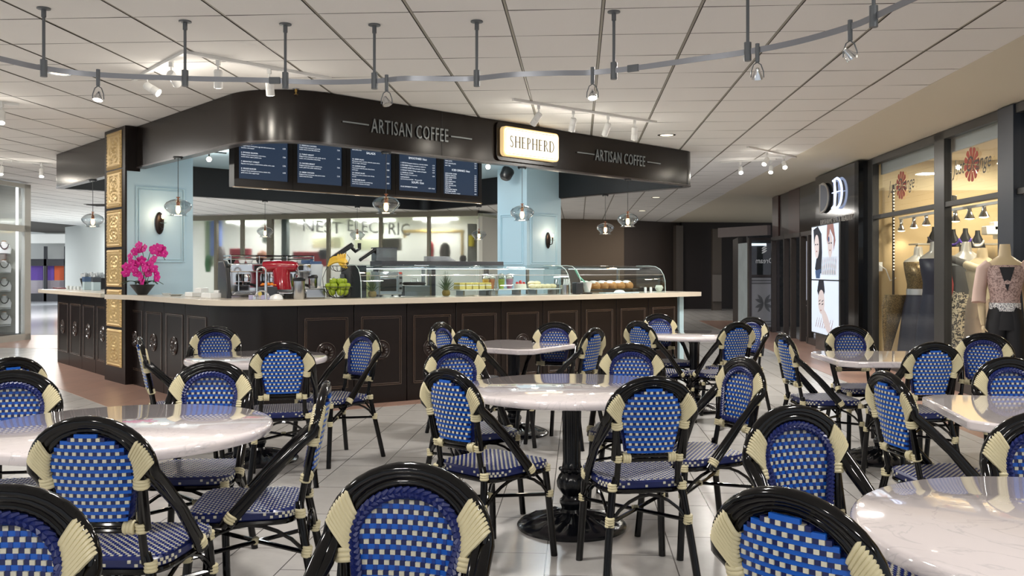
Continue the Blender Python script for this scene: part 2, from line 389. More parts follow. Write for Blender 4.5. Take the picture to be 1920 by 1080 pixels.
slab('side_worktop', 'short cream stone worktop left of the gold column', [a, (a+b)/2, b], [a-LN*.72, (a+b)/2-LN*.72, b-LN*.72])
# ------------------------------------------------------------------ fascia ring
def rounded(corners):
    out = []; n = len(corners)
    for i in range(n):
        P, R = corners[i]; A = corners[i-1][0]; B = corners[(i+1) % n][0]
        d1 = (A-P).normalized(); d2 = (B-P).normalized(); ang = d1.angle(d2); t = R/math.tan(ang/2)
        s = P+d1*t; e = P+d2*t; cc = P+(d1+d2).normalized()*(R/math.sin(ang/2))
        a0 = math.atan2(s.y-cc.y, s.x-cc.x); a1 = math.atan2(e.y-cc.y, e.x-cc.x)
        da = (a1-a0+PI) % (2*PI)-PI; m = 12
        for k in range(m+1): out.append(cc+Vector((math.cos(a0+da*k/m), math.sin(a0+da*k/m)))*R)
    return out
V = Vector
K = [V((-2.338, 7.997)), V((2.50, 12.74)), V((-1.94, 17.85)), V((-6.88, 13.02))]
def inset(K, d):
    c = sum(K, V((0, 0)))/4; out = []
    for i in range(4):
        P = K[i]; a = (K[i-1]-P).normalized(); b = (K[(i+1) % 4]-P).normalized()
        out.append(P+(a+b)*d)
    return out
R_ = [.69, .3, .3, .12]; KI = inset(K, .10)
ro = rounded(list(zip(K, R_))); ri = rounded(list(zip(KI, [.59, .2, .2, .05])))
can = thing('kiosk_canopy', 'dark curved fascia band hanging round the top of the coffee kiosk', 'canopy', (-2.3, 13, 2.54))
FAS = mat('fascia_lacquer', (24, 17, 13), .24, vary=.12, vscale=3, bump=.02, bscale=8, spec=.32)
mb = MB().band(ro, ri, 2.542, CEIL-.004, closed=True); fas = mb.build('fascia', FAS, can)
ro2 = rounded(list(zip(inset(K, -.006), [.69, .3, .3, .12])))
MB().band(ro2, ri, 2.536, 2.554, closed=True).build('lower_edge', mat('edge_trim', (52, 44, 42), .3), can)
MB().band(rounded(list(zip(KI, [.59, .2, .2, .05]))), rounded(list(zip(inset(K, .12), [.57, .18, .18, .04]))), 2.545, CEIL-.006, closed=True).build('inner_lining', BLACKP, can)
MB().prism([tuple(p) for p in rounded(list(zip(inset(K, .13), [.5, .15, .15, .03])))], CEIL-.012, CEIL-.003).build('kiosk_ceiling_panel', PBLUE, can, smooth=False)
FD = (K[1]-K[0]).normalized(); FNn = V((FD.y, -FD.x))
def fas_at(x):    # point on the front fascia plane seen at pixel column x
    s = (x-CX)/F; t = (s*K[0].y-K[0].x)/(FD.x-s*FD.y); return K[0]+FD*t
LET = mat('pewter_letter', (128, 134, 136), .35, metal=.3)
def fzz(x, y): p = fas_at(x); return HC+(HY-y)*p.y/F
def lettering(x0, x1, y0, y1, xl0, xl1, yl0, xr0, xr1, yr0, par):
    a = fas_at(x0); b = fas_at(x1); L = (b-a).length; zc = (fzz(x0, y0)+fzz(x1, y1))/2
    vs, fs = textmesh('ARTISAN COFFEE', .2, .006, spacing=1.12)
    w = max(v[0] for v in vs)-min(v[0] for v in vs); k = L/w; mid = (a+b)/2+FNn*.012
    hgt = max(v[1] for v in vs); sy = .138/hgt
    M = frameM((mid.x, mid.y, zc-.069), (FD.x, FD.y, 0), (FNn.x, FNn.y, 0))
    mb = MB().add([(v[0]*k, v[1]*sy, v[2]) for v in vs], fs, 0, M)
    for (q0, q1) in ((xl0, xl1), (xr0, xr1)):
        a2 = fas_at(q0)+FNn*.008; b2 = fas_at(q1)+FNn*.008
        mb.wall(a2, b2, zc-.009, zc+.005, -.01)
    mb.build('lettering', LET, fas, smooth=False, label='pewter letters between two thin bars')
lettering(695, 839, 237, 253, 641, 690, 230, 844, 883, 256, can)
lettering(1115, 1208, 291, 302, 1081, 1113, 286, 1212, 1237, 304, can)
s = fas_at(828)
MB().wall(s+FNn*.001, s+FD*.006+FNn*.001, 2.56, 3.02, -.002).build('seam', BLACKP, fas)
# SHEPHERD light box
a = fas_at(934); b = fas_at(1038); L = (b-a).length; mid = (a+b)/2
zc = (fzz(934, 268)+fzz(1038, 275))/2+.0; zc = fzz(986, 272)
sg = thing('illuminated_sign', 'cream lit sign reading SHEPHERD on the dark fascia', 'sign', (mid.x, mid.y, zc))
def rrect(w, h, r, n=5):
    o = []
    for (cx_, cy_, a0) in ((w/2-r, h/2-r, 0), (-w/2+r, h/2-r, PI/2), (-w/2+r, -h/2+r, PI), (w/2-r, -h/2+r, 1.5*PI)):
        for k in range(n+1): o.append((cx_+r*math.cos(a0+k*PI/2/n), cy_+r*math.sin(a0+k*PI/2/n)))
    return o
M = frameM((mid.x, mid.y, zc), (FD.x, FD.y, 0), (FNn.x, FNn.y, 0))
SH = .335
MB().prism(rrect(L+.1, SH+.1, .06), -.005, .03, M=M).build('backing_plate', FAS, sg, bevel=.004)
MB().prism(rrect(L, SH, .05), .031, .085, M=M).build('housing', mat('warm_sign_edge', (232, 190, 120), .4, emit=.55, ecol=(250, 220, 165)), sg)
MB().prism(rrect(L-.03, SH-.03, .045), .086, .094, M=M).build('face', mat('cream_sign_face', (255, 248, 226), .4, emit=1.05, ecol=(255, 246, 220)), sg)
mb = MB()
def strokes(mb, word, h, M, thin=.006, thick=.014, gap=.028):
    G = {'S': (.5, None), 'H': (.72, [('v', .08, 1), ('v', .64, 1), ('h', .5, .08, .64)]), 'E': (.52, [('v', .08, 1), ('h', 0, .08, .5), ('h', .5, .08, .42), ('h', 1, .08, .48)]),
         'P': (.5, [('v', .08, 1), ('arc', .08, .5, 1, .42)]), 'R': (.6, [('v', .08, 1), ('arc', .08, .5, 1, .42), ('d', .25, .5, .6, 0)]), 'D': (.7, [('v', .08, 1), ('arc', .08, 0, 1, .62)])}
    x = 0
    for ch in word:
        wd, st = G[ch]
        if ch == 'S':
            pts = [(.44, .86), (.3, .99), (.16, .96), (.08, .82), (.14, .64), (.3, .5), (.42, .36), (.44, .18), (.32, .03), (.16, .02), (.05, .16)]
            P = [(x+a*h, b*h, .0) for a, b in pts]; mb.tube(P, [(.003, .004)]*2+[(.003, .0065)]*7+[(.003, .004)]*2, 6, flat=(0, 0, 1), M=M)
        else:
            for q in st:
                if q[0] == 'v':
                    mb.box((x+q[1]*h, h/2, 0), (thick, h, .006), M=M)
                    for yy in (0, h): mb.box((x+q[1]*h, yy, 0), (thick*2.4, .004, .006), M=M)
                elif q[0] == 'h': mb.box((x+(q[2]+q[3])/2*h, q[1]*h+(-.002 if q[1] == 1 else .002), 0), ((q[3]-q[2])*h, thin, .006), M=M)
                elif q[0] == 'd': mb.tube([(x+q[1]*h, q[2]*h, 0), (x+q[3]*h, q[4]*h, 0)], (.003, .006), 6, flat=(0, 0, 1), M=M)
                elif q[0] == 'arc':
                    x0, y0_, y1_, rx = q[1], q[2], q[3], q[4]; ym = (y0_+y1_)/2; P = []; rr = []
                    for k in range(11):
                        t = -PI/2+PI*k/10; P.append((x+(x0+(rx-x0)*(.35+.65*math.cos(t)) if abs(math.cos(t)) > .01 else x0)*h, (ym+(y1_-y0_)/2*math.sin(t))*h, 0)); rr.append((.003, .003+.004*math.cos(t)))
                    mb.tube(P, rr, 6, flat=(0, 0, 1), M=M)
        x += wd*h+gap
    return x-gap
tot = strokes(MB(), 'SHEPHERD', .125, M)
k = (L*.8)/tot
strokes(mb, 'SHEPHERD', .125, M @ Matrix.Translation((-L*.4, -.0625, .097)) @ Matrix.Diagonal((k, 1, 1, 1)))
mb.build('lettering', mat('sign_letter', (84, 70, 50), .5), sg, label='thin grey serif letters')
mb = MB(); rr_ = rrect(L-.06, SH-.06, .04); mb.tube([(p[0], p[1], .095) for p in rr_], .0018, 4, closed=True, M=M); mb.build('border_line', mat('sign_letter'), sg)
# ------------------------------------------------------------------ gold-tiled pier and blue piers
B_ = V((-4.645, 10.35)); A_ = V((-5.13, 10.87)); cdv = (B_-A_).normalized(); cn = V((cdv.y, -cdv.x))
if cn.dot(LN) < 0: cn = -cn
pier = thing('kiosk_pier', 'pale blue pier with gold embossed tiles set in dark wood on its left face', 'pillar', (-4.6, 10.8, 0))
P2 = B_+FDr*.81; P3 = A_+FDr*.81
MB().prism([B_+FDr*.02, P2, P3, A_+FDr*.02], 0, CEIL-.006).build('core', PBLUE, pier)
MB().prism([A_, B_, B_+FDr*.02, A_+FDr*.02], 0, CEIL-.005).build('wood_frame', ESP, pier)
MB().prism([B_+FDr*.018-cdv*.0+FN*.004, B_+FDr*.17+FN*.004, A_+FDr*.17, A_+FDr*.018], 2.50, CEIL-.005).build('wood_cap', ESPF, pier)
MB().prism([B_+FDr*.016-cdv*.004+FN*.004, B_+FDr*.32+FN*.004, B_+FDr*.32-FN*.01, B_+FDr*.016-FN*.01], 0, .995).build('wood_skirt', ESP, pier)
def relief(M, w, h, nx=60, ny=60):
    vs = []; fs = []
    for j in range(ny+1):
        for i in range(nx+1):
            x = -1+2*i/nx; y = -1+2*j/ny; m = max(abs(x), abs(y)*1.0); z = 0
            if m > .97: z = 0
            elif abs(x) > .84 : z = .006+.010*(math.sin(y*75) > 0)
            elif abs(y) > .80: z = .020*math.sin((abs(y)-.8)/.2*PI)
            elif abs(x) > .62 or abs(y) > .68: z = .012
            else:
                ax, ay = abs(x)/.62, abs(y)/.68; r1 = math.hypot(ax-.45, ay-.45); r2 = math.hypot(ax, ay-.0); r3 = math.hypot(ax-.0, ay-.85)
                z = .008+.008*math.cos(16*r1)*math.exp(-2*r1)+.012*math.exp(-(r2/.25)**2)+.006*math.cos(22*r2+3*math.atan2(ay, ax))*math.exp(-1.2*r2)+.008*math.exp(-(r3/.18)**2)
            vs.append((x*w/2, y*h/2, z))
    for j in range(ny):
        for i in range(nx):
            a = j*(nx+1)+i; fs.append((a, a+1, a+nx+2, a+nx+1))
    return MB().add(vs, fs, 0, M)
mid = A_*.5+B_*.5; zs = [.27, .74, 1.21, 1.68, 2.145, 2.61]
for i, z0 in enumerate([.19, .665, 1.14, 1.615, 2.085, 2.545]):
    relief(frameM((mid.x+cn.x*.004, mid.y+cn.y*.004, z0+.222), (cdv.x, cdv.y, 0), (cn.x, cn.y, 0)), .50, .445).build('gold_tile', GOLD, pier)
def wallpanel(t, o, d, n, x0, x1, z0, z1):
    M = frameM((o.x, o.y, 0), (d.x, d.y, 0), (n.x, n.y, 0)); mb = MB()
    for q in (0, .03):
        pts = [(x0+q, z0+q), (x1-q, z0+q), (x1-q, z1-q), (x0+q, z1-q)]
        mb.tube([(p[0], p[1], .004) for p in pts]+[(pts[0][0], pts[0][1], .004)], .010 if q == 0 else .006, 6, M=M)
    mb.build('wall_moulding', mat('pale_blue_moulding', (186, 214, 224), .4), t)
wallpanel(pier, B_, FDr, FN, .13, .70, 1.44, 2.32)
def sconce(o, d, n, z, label):
    t = thing('wall_sconce', label, 'wall lamp', (o.x, o.y, z)); M = frameM((o.x, o.y, z), (d.x, d.y, 0), (n.x, n.y, 0))
    MB().ball((0, 0, .012), .12, 20, 10, (.46, 1.12, .16), M=M).build('backplate', BRONZE, t)
    mb = MB(); mb.tube([(0, -.04, .02), (0, -.07, .06), (0, -.06, .10), (0, -.02, .11), (0, .0, .11)], .008, 8, M=M)
    mb.tube([(0, -.005, .11), (0, .05, .11)], .011, 10, M=M); mb.build('candle_arm', BRONZE, t)
    mb = MB(); m2 = M @ Matrix.Translation((0, -.01, .11)) @ Matrix.Rotation(-PI/2, 4, 'X'); mb.lathe([(.006, 0), (.036, .006), (.045, .014), (.04, .014), (.004, .008)], 16, M=m2); mb.build('glass_cup', GLASS, t)
    MB().ball((0, .075, .11), .018, 10, 8, (1, 1.6, 1), M=M).build('bulb', BULB, t)
    p = M @ Vector((0, .10, .17)); lamp('POINT', 'sconce_light', p, 2.2, .03, (1, .8, .6)); return t
sconce(B_+FDr*.395+FN*.002, FDr, FN, 1.90, 'dark oval candle sconce on the left blue pier above the orchid')
cR = V((.62, 14.8)); cM = cR-FDr*.80; cL = cM-LD*.74; cBk = cR-LD*.74
p2 = thing('kiosk_pier', 'plain pale blue pier at the back of the kiosk beside the menu screens', 'pillar', (.3, 14.9, 0))
MB().prism([cR, cM, cL, cBk], 0, CEIL-.014).build('core', PBLUE, p2)
wallpanel(p2, cM, FDr, FN, .09, .70, 1.44, 2.25); wallpanel(p2, cL, LD, LN, .09, .65, 1.44, 2.25)
sconce(cM+FDr*.48+FN*.002, FDr, FN, 1.83, 'dark oval candle sconce on the right blue pier')
q = pD(950, 326, 14.1)
sp = thing('wall_speaker', 'small black loudspeaker tilted on the back blue pier', 'speaker', q)
M = Matrix.Translation(q) @ Matrix.Rotation(.6, 4, 'Z') @ Matrix.Rotation(.5, 4, 'Y')
MB().loft([(-.1, 0, 0, .06, .07), (-.06, 0, 0, .10, .09), (.06, 0, 0, .11, .09), (.1, 0, 0, .09, .07)], 10, M=M).build('cabinet', BPL, sp, bevel=.005)
MB().tube([M @ Vector((0, .05, 0)), q+Vector((.0, .22, .02))], .012, 8).build('bracket', BPL, sp)
# ------------------------------------------------------------------ menu screens
m0 = V((-3.06, 9.36)); m1 = V((-.56, 11.67)); md = (m1-m0).normalized(); mn = V((md.y, -md.x)); PWm = (m1-m0).length/5
SCR = mat('menu_screen_glow', (40, 48, 62), .3, emit=.32, ecol=(72, 92, 122)); TXT = mat('menu_text_glow', (240, 244, 250), .5, emit=1.0)
D1 = 'Multigrain bread, mixed greens, '
MENU = [
 [(.55, '4. HEALTHY EGGPLANT', [D1+'hummus spread, baked eggplant,', 'hardboiled egg, tomato, pickles, salt & pepper'], '8.70'), (.455, '5. EGG SALAD', [D1+'egg salad with marinated onion,', 'cornichon, salt & pepper'], '6.50'),
  (.36, '6. SMOKED SALMON', [D1+'cream cheese,', 'smoked salmon, capers, pickled onion'], '7.50'), (.265, '7. BREAKFAST OMELET', ['Baguette, mixed greens, sundried tomato, pickles, onion, made'], '5.70'), (.19, '8. VEGGIE BURGER', [D1+'hummus, tomato salsa,', 'grilled onion, tahini, veggie burger'], '6.50'), (.66, '3. PESTO', ['Multigrain bread, hardboiled egg, mozzarella, tomato,', 'olive oil, pesto, salt & pepper'], '7.50')],
 [(.50, '11. MEXICAN CHICKEN', [D1+'guacamole,', 'cheddar cheese, tomato salsa, diced onion'], '7.50'), (.40, '12. TURKEY BREAST', [D1+'aioli, cheddar, sprouts,', 'tomato, onion, turkey bacon, turkey breast'], '7.50'), (.30, '13. CHICKEN BREAST', ['Multigrain bread, aioli mustard, roasted brown,', 'tomato, grilled onion, pickles, chicken breast'], '7.50'),
  (.20, '14. GREEK CHICKEN', [D1+'olive spread, tomato,', 'chicken breast, feta cheese'], '7.70'), (.60, '10. TUNA', ['Baguette, tuna salad, pickled onion,', 'cheddar cheese, grilled onion'], '7.50')],
 [(.56, '17. ITALIAN SALAMI', ['Baguette, mustard, mixed greens, tomato,', 'salami, pickles, onion'], '7.50'), (.475, '@SALADS', [], ''), (.405, '18. GREEK SALAD', ['Mixed greens, tomato, cucumber, olives, feta, peppers, onions,', 'olive oil, oregano, salt & pepper'], '8.50'), (.325, '19. CAPRESE SALAD', ['Cherry tomato, mozzarella, pesto, olive oil, lemon,', 'salt & pepper'], '8.50'),
  (.245, '20. CAESAR SALAD', ['Mixed greens, chicken, parmesan, caesar dressing,', 'croutons'], '8.50'), (.165, '21. NICOISE SALAD', ['Mixed greens, tomatoes, tuna, hardboiled egg,', 'potato, olives, vinaigrette, salt & pepper'], '8.50')],
 [(.60, '7B - Multi-seed juice', [], '5.50'), (.57, '8T - Healing juice', [], '5.50'), (.54, 'YB SHOOT - Ginger, lemon, honey', [], '3.50'), (.47, '@SMOOTHIES 16oz', [], ''), (.42, '1. DETOX Pineapple, blueberry, coconut, banana', [], '6.50'), (.39, '2. RED BERRY Banana, strawberry, raspberry', [], '6.50'), (.36, '3. SUMMER SWEET Kiwi, pineapple, banana', [], '6.50'), (.33, '4. MANGO TANGO Mango, peach, pineapple', [], '6.50'), (.30, '5. TROPICAL STORM', ['Banana, pineapple, coconut, passion fruit'], '6.50'),
  (.245, 'SUPPLEMENTS', ['Spirulina & whey protein $2.00     Whey grass $2.00'], ''), (.175, '@SOUPS 12oz', [], ''), (.13, 'FOUR DIFFERENT FLAVORS', [], '4.50 / 10.50')],
 [(.56, 'AMERICANO', [], '2.50'), (.53, 'MOCHA', [], '3.50'), (.50, 'CHAI LATTE', [], '3.50'), (.47, 'HOT CHOCOLATE', [], '3.50'), (.44, 'HOT TEA', [], '2.50'), (.375, '@ICED DRINKS 16oz', [], ''), (.34, 'ICED FILTER COFFEE', [], '2.50'), (.315, 'ESPRESSO SPECIALS', [], '3.50'), (.29, 'ICED CAPPUCCINO', [], '3.50'), (.265, 'ICED LATTE', [], '3.50'), (.24, 'ICED AMERICANO', [], '3.50'), (.215, 'ICED MOCHA', [], '3.50'), (.19, 'ICED CHOCOLATE', [], '3.50'), (.165, 'ICED TEA', [], '3.50'), (.14, 'LEMON MINT BLEND', [], '3.50'), (.115, 'SHEPHERD FRAPPE', ['Mixed fruits, vanilla, hazelnut or almond', 'Almond milk, cream cheese extra'], '4.50')]]
names = ['first from the left, listing eggplant and egg salad', 'second from the left, listing chicken sandwiches', 'middle one, with the SALADS heading', 'fourth, with SMOOTHIES and SOUPS headings', 'rightmost, with the ICED DRINKS heading']
zb = 2.224
for i in range(5):
    a = m0+md*(PWm*i); c = a+md*(PWm/2)
    t = thing('menu_screen', 'backlit menu screen in black frame, '+names[i], 'menu board', (c.x, c.y, zb), group='menu screens over the kiosk')
    M = frameM((a.x, a.y, zb), (md.x, md.y, 0), (mn.x, mn.y, 0)); T = .775
    mb = MB(); mb.box((PWm/2, T/2, -.06), (PWm-.004, T, .10), M=M)
    for (x0, x1, y0, y1) in ((.002, .055, .0, T), (PWm-.055, PWm-.002, 0, T), (.055, PWm-.055, 0, .085)): mb.box(((x0+x1)/2, (y0+y1)/2, .0), (x1-x0, y1-y0, .03), M=M)
    mb.build('housing', mat('screen_frame', (34, 30, 30), .35), t)
    MB().box((PWm/2, -.006, .0), (PWm-.004, .010, .05), M=M).build('chrome_trim', mat('polished_trim', (190, 170, 150), .15, metal=.9), t)
    s = MB().box((PWm/2, (T+.085)/2, -.005), (PWm-.115, T-.09, .006), M=M).build('display', SCR, t)
    mb = MB(); LT = .085
    for (y, head, lines, pr) in MENU[i]:
        if head[0] == '@':
            vs, fs = textmesh(head[1:], .036); mb.add(vs, fs, 0, M @ Matrix.Translation((PWm/2, y+.01, .0))); continue
        vs, fs = textmesh(head, .0205, align='LEFT'); mb.add(vs, fs, 0, M @ Matrix.Translation((LT, y, .0)))
        for k, ln in enumerate(lines):
            vs, fs = textmesh(ln, .0175, align='LEFT', xs=.86); mb.add(vs, fs, 0, M @ Matrix.Translation((LT, y-.022*(k+1), .0)))
        if pr: vs, fs = textmesh(pr, .0205, align='RIGHT'); mb.add(vs, fs, 0, M @ Matrix.Translation((PWm-.08, y-(.015 if lines else 0), .0)))
    mb.build('lettering', TXT, s, smooth=False)
# ------------------------------------------------------------------ pendants
def make_pendant(loc, zt, label):
    t = thing('pendant_lamp', label, 'pendant lamp', loc, group='clear glass pendants round the kiosk')
    H = zt-loc[2]
    prof = [(.012, .088), (.03, .086), (.075, .074), (.118, .05), (.138, .018), (.135, -.008), (.115, -.035), (.088, -.056), (.078, -.072), (.082, -.084), (.104, -.090)]
    inner = [(r-.004, z-.002) for r, z in prof][::-1]
    MB().lathe(prof, 32, caps=False).build('glass_shade', SHADE, t, world=False)
    mb = MB().lathe([(.001, .015), (.016, .018), (.018, .055), (.008, .066), (.008, .10), (.02, .102), (.02, .108), (.001, .112)], 16); mb.build('socket', mat('copper_socket', (150, 92, 60), .35, metal=.7), t, world=False)
    MB().ball((0, 0, -.022), .024, 12, 10, (1, 1, 1.9)).build('bulb', BULB, t, world=False)
    MB().tube([(0, 0, .11), (0, 0, H)], .0035, 6).build('cord', BPL, t, world=False)
    mb = MB().lathe([(.001, H-.02), (.05, H-.018), (.052, H-.001), (.001, H)], 20)
    for s_ in (-1, 1): mb.ball((s_*.036, 0, H-.022), .008, 6, 5)
    mb.build('ceiling_mount', BPL, t, world=False)
    return t
pend = [(334, 9.36, 'in front of the left blue pier'), (724, 8.98, 'hanging before the SALADS menu screen'), (979, 10.28, 'under the SHEPHERD sign'), (1177, 11.66, 'nearer of the two at the right end of the kiosk'),
        (174, 11.72, 'left of the gold-tiled column'), (1135, 14.02, 'farther of the two at the right end of the kiosk'), (497, 15.22, 'far back, above the espresso machine'), (670, 16.62, 'far back, above the fruit basket'), (898, 16.5, 'far back, left of the back blue pier')]
pp = None
for (x, D, s_) in pend:
    loc = ((x-CX)/F*D, D, 2.0)
    lab = 'clear glass onion pendant lamp '+s_
    if pp is None: pp = make_pendant(loc, 2.536, lab)
    else: dup(pp, loc, 0, lab)
    lamp('POINT', 'pendant_light', (loc[0], loc[1], 1.88), 3.0, .05, (1, .82, .62))
# ------------------------------------------------------------------ bistro chair
def yb(z): return -.20-.20*max(0, z-.45)          # the back leans away with height
def hw(z):                                         # half width of the woven back panel
    if z < .585: return .097*math.sqrt(max(0, 1-((.585-z)/.016)**2))*.25+.073
    w_ = .097+(.128-.097)*(z-.585)/.15 if z < .735 else .128
    if z > .735: w_ = .131*math.sqrt(max(0, 1-((z-.735)/.119)**2))
    return w_
def arch(hwid, zs, zp, n=18, e=1.0):
    return [(-hwid*math.cos(PI*k/n), yb(zs+(zp-zs)*math.sin(PI*k/n)), zs+(zp-zs)*math.sin(PI*k/n)) for k in range(n+1)]
def bind(mb, p, axis, r, n=3, pitch=.010, rt=.0052):
    ax = Vector(axis).normalized(); p = Vector(p); pts = []; rr = []
    for k in range(n*4+1):
        t = (k/(n*4)-.5)*n*pitch; pts.append(p+ax*t); rr.append(r+rt*.55*abs(math.sin(PI*k/4)))
    mb.tube(pts, rr, 10)
def make_chair(label, loc, phi):
    t = thing('bistro_chair', label, 'chair', loc, -math.radians(phi), group='blue and cream woven bistro chairs')
    # seat
    def outline(s, n=28):
        o = []
        for k in range(n):
            a = 2*PI*k/n; cx_, sy_ = math.cos(a), math.sin(a); ex = .36
            x = math.copysign(abs(cx_)**ex, cx_); y = math.copysign(abs(sy_)**ex, sy_)
            o.append(((.192+.014*y)*x*s, .005+.198*y*s))
        return o
    mb = MB(); o1 = outline(.97); o2 = outline(1); o3 = outline(.955); n = len(o1)
    vs = [(x, y, .418) for x, y in o1]+[(x, y, .424) for x, y in o2]+[(x, y, .445) for x, y in o2]+[(x, y, .4525) for x, y in o3]
    fs = [(i+k*n, (i+1) % n+k*n, (i+1) % n+(k+1)*n, i+(k+1)*n) for k in range(3) for i in range(n)]+[tuple(range(n-1, -1, -1)), tuple(range(3*n, 4*n))]
    mb.add(vs, fs, 0)
    c = .0136; R = 14
    for j in range(-R, R+1):
        for i in range(-R-1, R+2):
            x, y = i*c, j*c+.005; u, v_ = abs(x)/(.188+.014*(y/.2)), abs(y-.005)/.190
            if u**6+v_**6 > .93: continue
            par = (i+j) % 2
            if par == 0: mb.box((x, y, .4533), (c*.66, c*.54, .0036), mi=1)
            else: mb.box((x, y, .4527), (c*.6, c*.98, .0040), mi=2)
    m = 64
    for k in range(m):
        a = 2*PI*k/m; cx_, sy_ = math.cos(a), math.sin(a); x = math.copysign(abs(cx_)**.36, cx_); y = math.copysign(abs(sy_)**.36, sy_)
        px_, py_ = (.192+.014*y)*x*1.003, .005+.198*y*1.003; 
        ang = math.atan2(y*abs(y)**2, x*abs(x)**2)
        mb.box((px_, py_, .441 if k % 2 else .430), (.004, .010, .009), rz=ang, mi=1)
    mb.build('seat', [NAVY, PAD, mat('deep_blue_strand', (22, 40, 112), .3)], t, world=False)
    # woven back
    mb = MB(); rh = .0108; z = .580; k = 0; row = 0
    while z < .850:
        w_ = min(hw(z), hw(z+rh)); 
        if w_ > .01:
            zc_, y0 = z+rh/2, yb(z+rh/2)
            cur = lambda x: y0-.022*(1-(x/.13)**2)
            if k % 2 == 0:
                xs = [-w_+2*w_*i/6 for i in range(7)]
                for i in range(6):
                    xm = (xs[i]+xs[i+1])/2; mb.box((xm, cur(xm), zc_), (xs[i+1]-xs[i]+.0004, .009, rh*1.04), rz=.022*2*xm/.0169, mi=0)
                for i in range(-11, 12):
                    x = (i+.5*(row % 2)*0)*.0123
                    if abs(x) < w_-.005 and (i+row) % 2 == 0: mb.box((x, cur(x)+.004, zc_), (.0085, .004, rh*1.1), rz=2.6*x, mi=3)
            else:
                for i in range(-11, 12):
                    x = i*.0123
                    if abs(x) > w_-.003: continue
                    if (i+row) % 2 == 0: mb.box((x, cur(x), zc_), (.0112, .0155, rh*.93), rz=2.6*x, mi=1)
                    else: mb.box((x, cur(x), zc_), (.0121, .011, rh*1.0), rz=2.6*x, mi=2)
                row += 1
        z += rh; k += 1
    bk = mb.build('woven_back', [BLUE, PAD, NAVY, MID], t, world=False)
    # braid round the sitter's side of the panel
    P = []; zz = .590
    while zz < .735: P.append((-.097-(.128-.097)*(zz-.585)/.15+.004, zz)); zz += .012
    for q in range(25): a = PI*q/24; P.append((-.124*math.cos(a), .735+.104*math.sin(a)))
    zz = .723
    while zz > .588: P.append((.097+(.128-.097)*(zz-.585)/.15-.004, zz)); zz -= .012
    P += [(.07-.02*q, .587) for q in range(8)]
    mb = MB()
    for q in range(len(P)):
        a, b = P[q], P[(q+1) % len(P)]; dx, dz = b[0]-a[0], b[1]-a[1]; L = math.hypot(dx, dz) or 1; dx, dz = dx/L, dz/L
        for sgn in (-1, 1):
            cx_, cz_ = (a[0]+b[0])/2, (a[1]+b[1])/2; h_ = .0105
            p1 = (cx_-dx*.010+sgn*dz*h_, cz_-dz*.010-sgn*dx*h_); p2 = (cx_+dx*.010, cz_+dz*.010)
            yy = yb(cz_)+.006
            mb.tube([(p1[0], yy, p1[1]), ((p1[0]+p2[0])/2, yy+.005, (p1[1]+p2[1])/2), (p2[0], yy+.002, p2[1])], [.004, .0082, .0055], 6)
    mb.build('braided_border', mat('navy_braid', (16, 30, 92), .35), bk, world=False)
    # back frame: three concentric canes, inner one running down to the seat
    mb = MB(); pin = [(-.132, yb(.44), .44), (-.128, yb(.55), .55), (-.140, yb(.66), .66), (-.145, yb(.70), .70)]
    a_ = arch(.146, .735, .860)
    mb.tube([(-x if 0 else x, y, z) for x, y, z in pin]+a_+[(-x, y, z) for x, y, z in pin[::-1]], .0125, 10)
    for (h_, zp, dy, r_) in ((.164, .876, -.014, .0145), (.184, .886, .010, .0172)):
        s = [(-.205, .055+dy, .408), (-.202, .02+dy, .450), (-.196, -.10+dy*.6, .585), (-h_-.003, -.205+dy*.3, .69)]
        mb.tube(s+arch(h_, .735, zp)+[(-x, y, z) for x, y, z in s[::-1]], r_, 10)
    for sx in (-1, 1): mb.tube([(sx*.150, yb(z)-.004, z) for z in (.55, .62, .70, .75)], .0115, 8)
    for zc_ in (.548, .566): mb.tube([(-.13, yb(.55), zc_), (-.06, yb(.55)-.014, zc_), (.06, yb(.55)-.014, zc_), (.13, yb(.55), zc_)], .0085, 8)
    mb.build('back_frame', BLK, t, world=False)
    # cane bindings, each wrapped round its own joint
    for sx in (-1, 1):
        mb = MB()
        for q in range(9):                      # saddle between the outer canes and the inner cane
            f_ = q/8; ao = math.radians(40-27*f_); zo = .735+.150*math.sin(ao); xo = .194*math.cos(ao)
            po = Vector((sx*xo, yb(zo), zo)); zi = .782-.078*f_
            xi = .130*math.sqrt(max(0, 1-max(0, (zi-.735)/.12)**2)) if zi > .735 else .130
            pi_ = Vector((sx*xi, yb(zi), zi)); ce = (po+pi_)/2; ux = (po-pi_)*.5; uy = Vector((0, .0185, .004))
            mb.tube([ce+ux*math.copysign(abs(math.cos(a))**.5, math.cos(a))+uy*math.copysign(abs(math.sin(a))**.6, math.sin(a)) for a in [2*PI*k/14 for k in range(14)]], .0058, 6, closed=True)
        bind(mb, (sx*.142, yb(.695), .697), (sx*.1, -.2, 1), .0225, 3, .0105); mb.build('cane_binding', CREAM, t, world=False)
        mb = MB(); bind(mb, (sx*.131, yb(.556), .556), (0, -.2, 1), .0185, 3); bind(mb, (sx*.096, yb(.55)-.006, .557), (1, 0, 0), .0195, 3, .011); mb.build('cane_binding', CREAM, t, world=False)
        for (p_, ax, r_, n_) in (((sx*.203, .035, .436), (0, -.55, .8), .0225, 3), ((sx*.150, -.205, .432), (0, 0, 1), .018, 3), ((sx*.178, .178, .415), (0, 0, 1), .0175, 3), ((sx*.186, .190, .295), (0, 0, 1), .0175, 3), ((sx*.168, -.230, .295), (0, -.15, 1), .0175, 4)):
            mb = MB(); bind(mb, p_, ax, r_, n_, .0105); mb.build('cane_binding', CREAM, t, world=False)
    mb = MB(); bind(mb, (0, -.02, .292), (1, 0, 0), .012, 3); mb.build('cane_binding', CREAM, t, world=False)
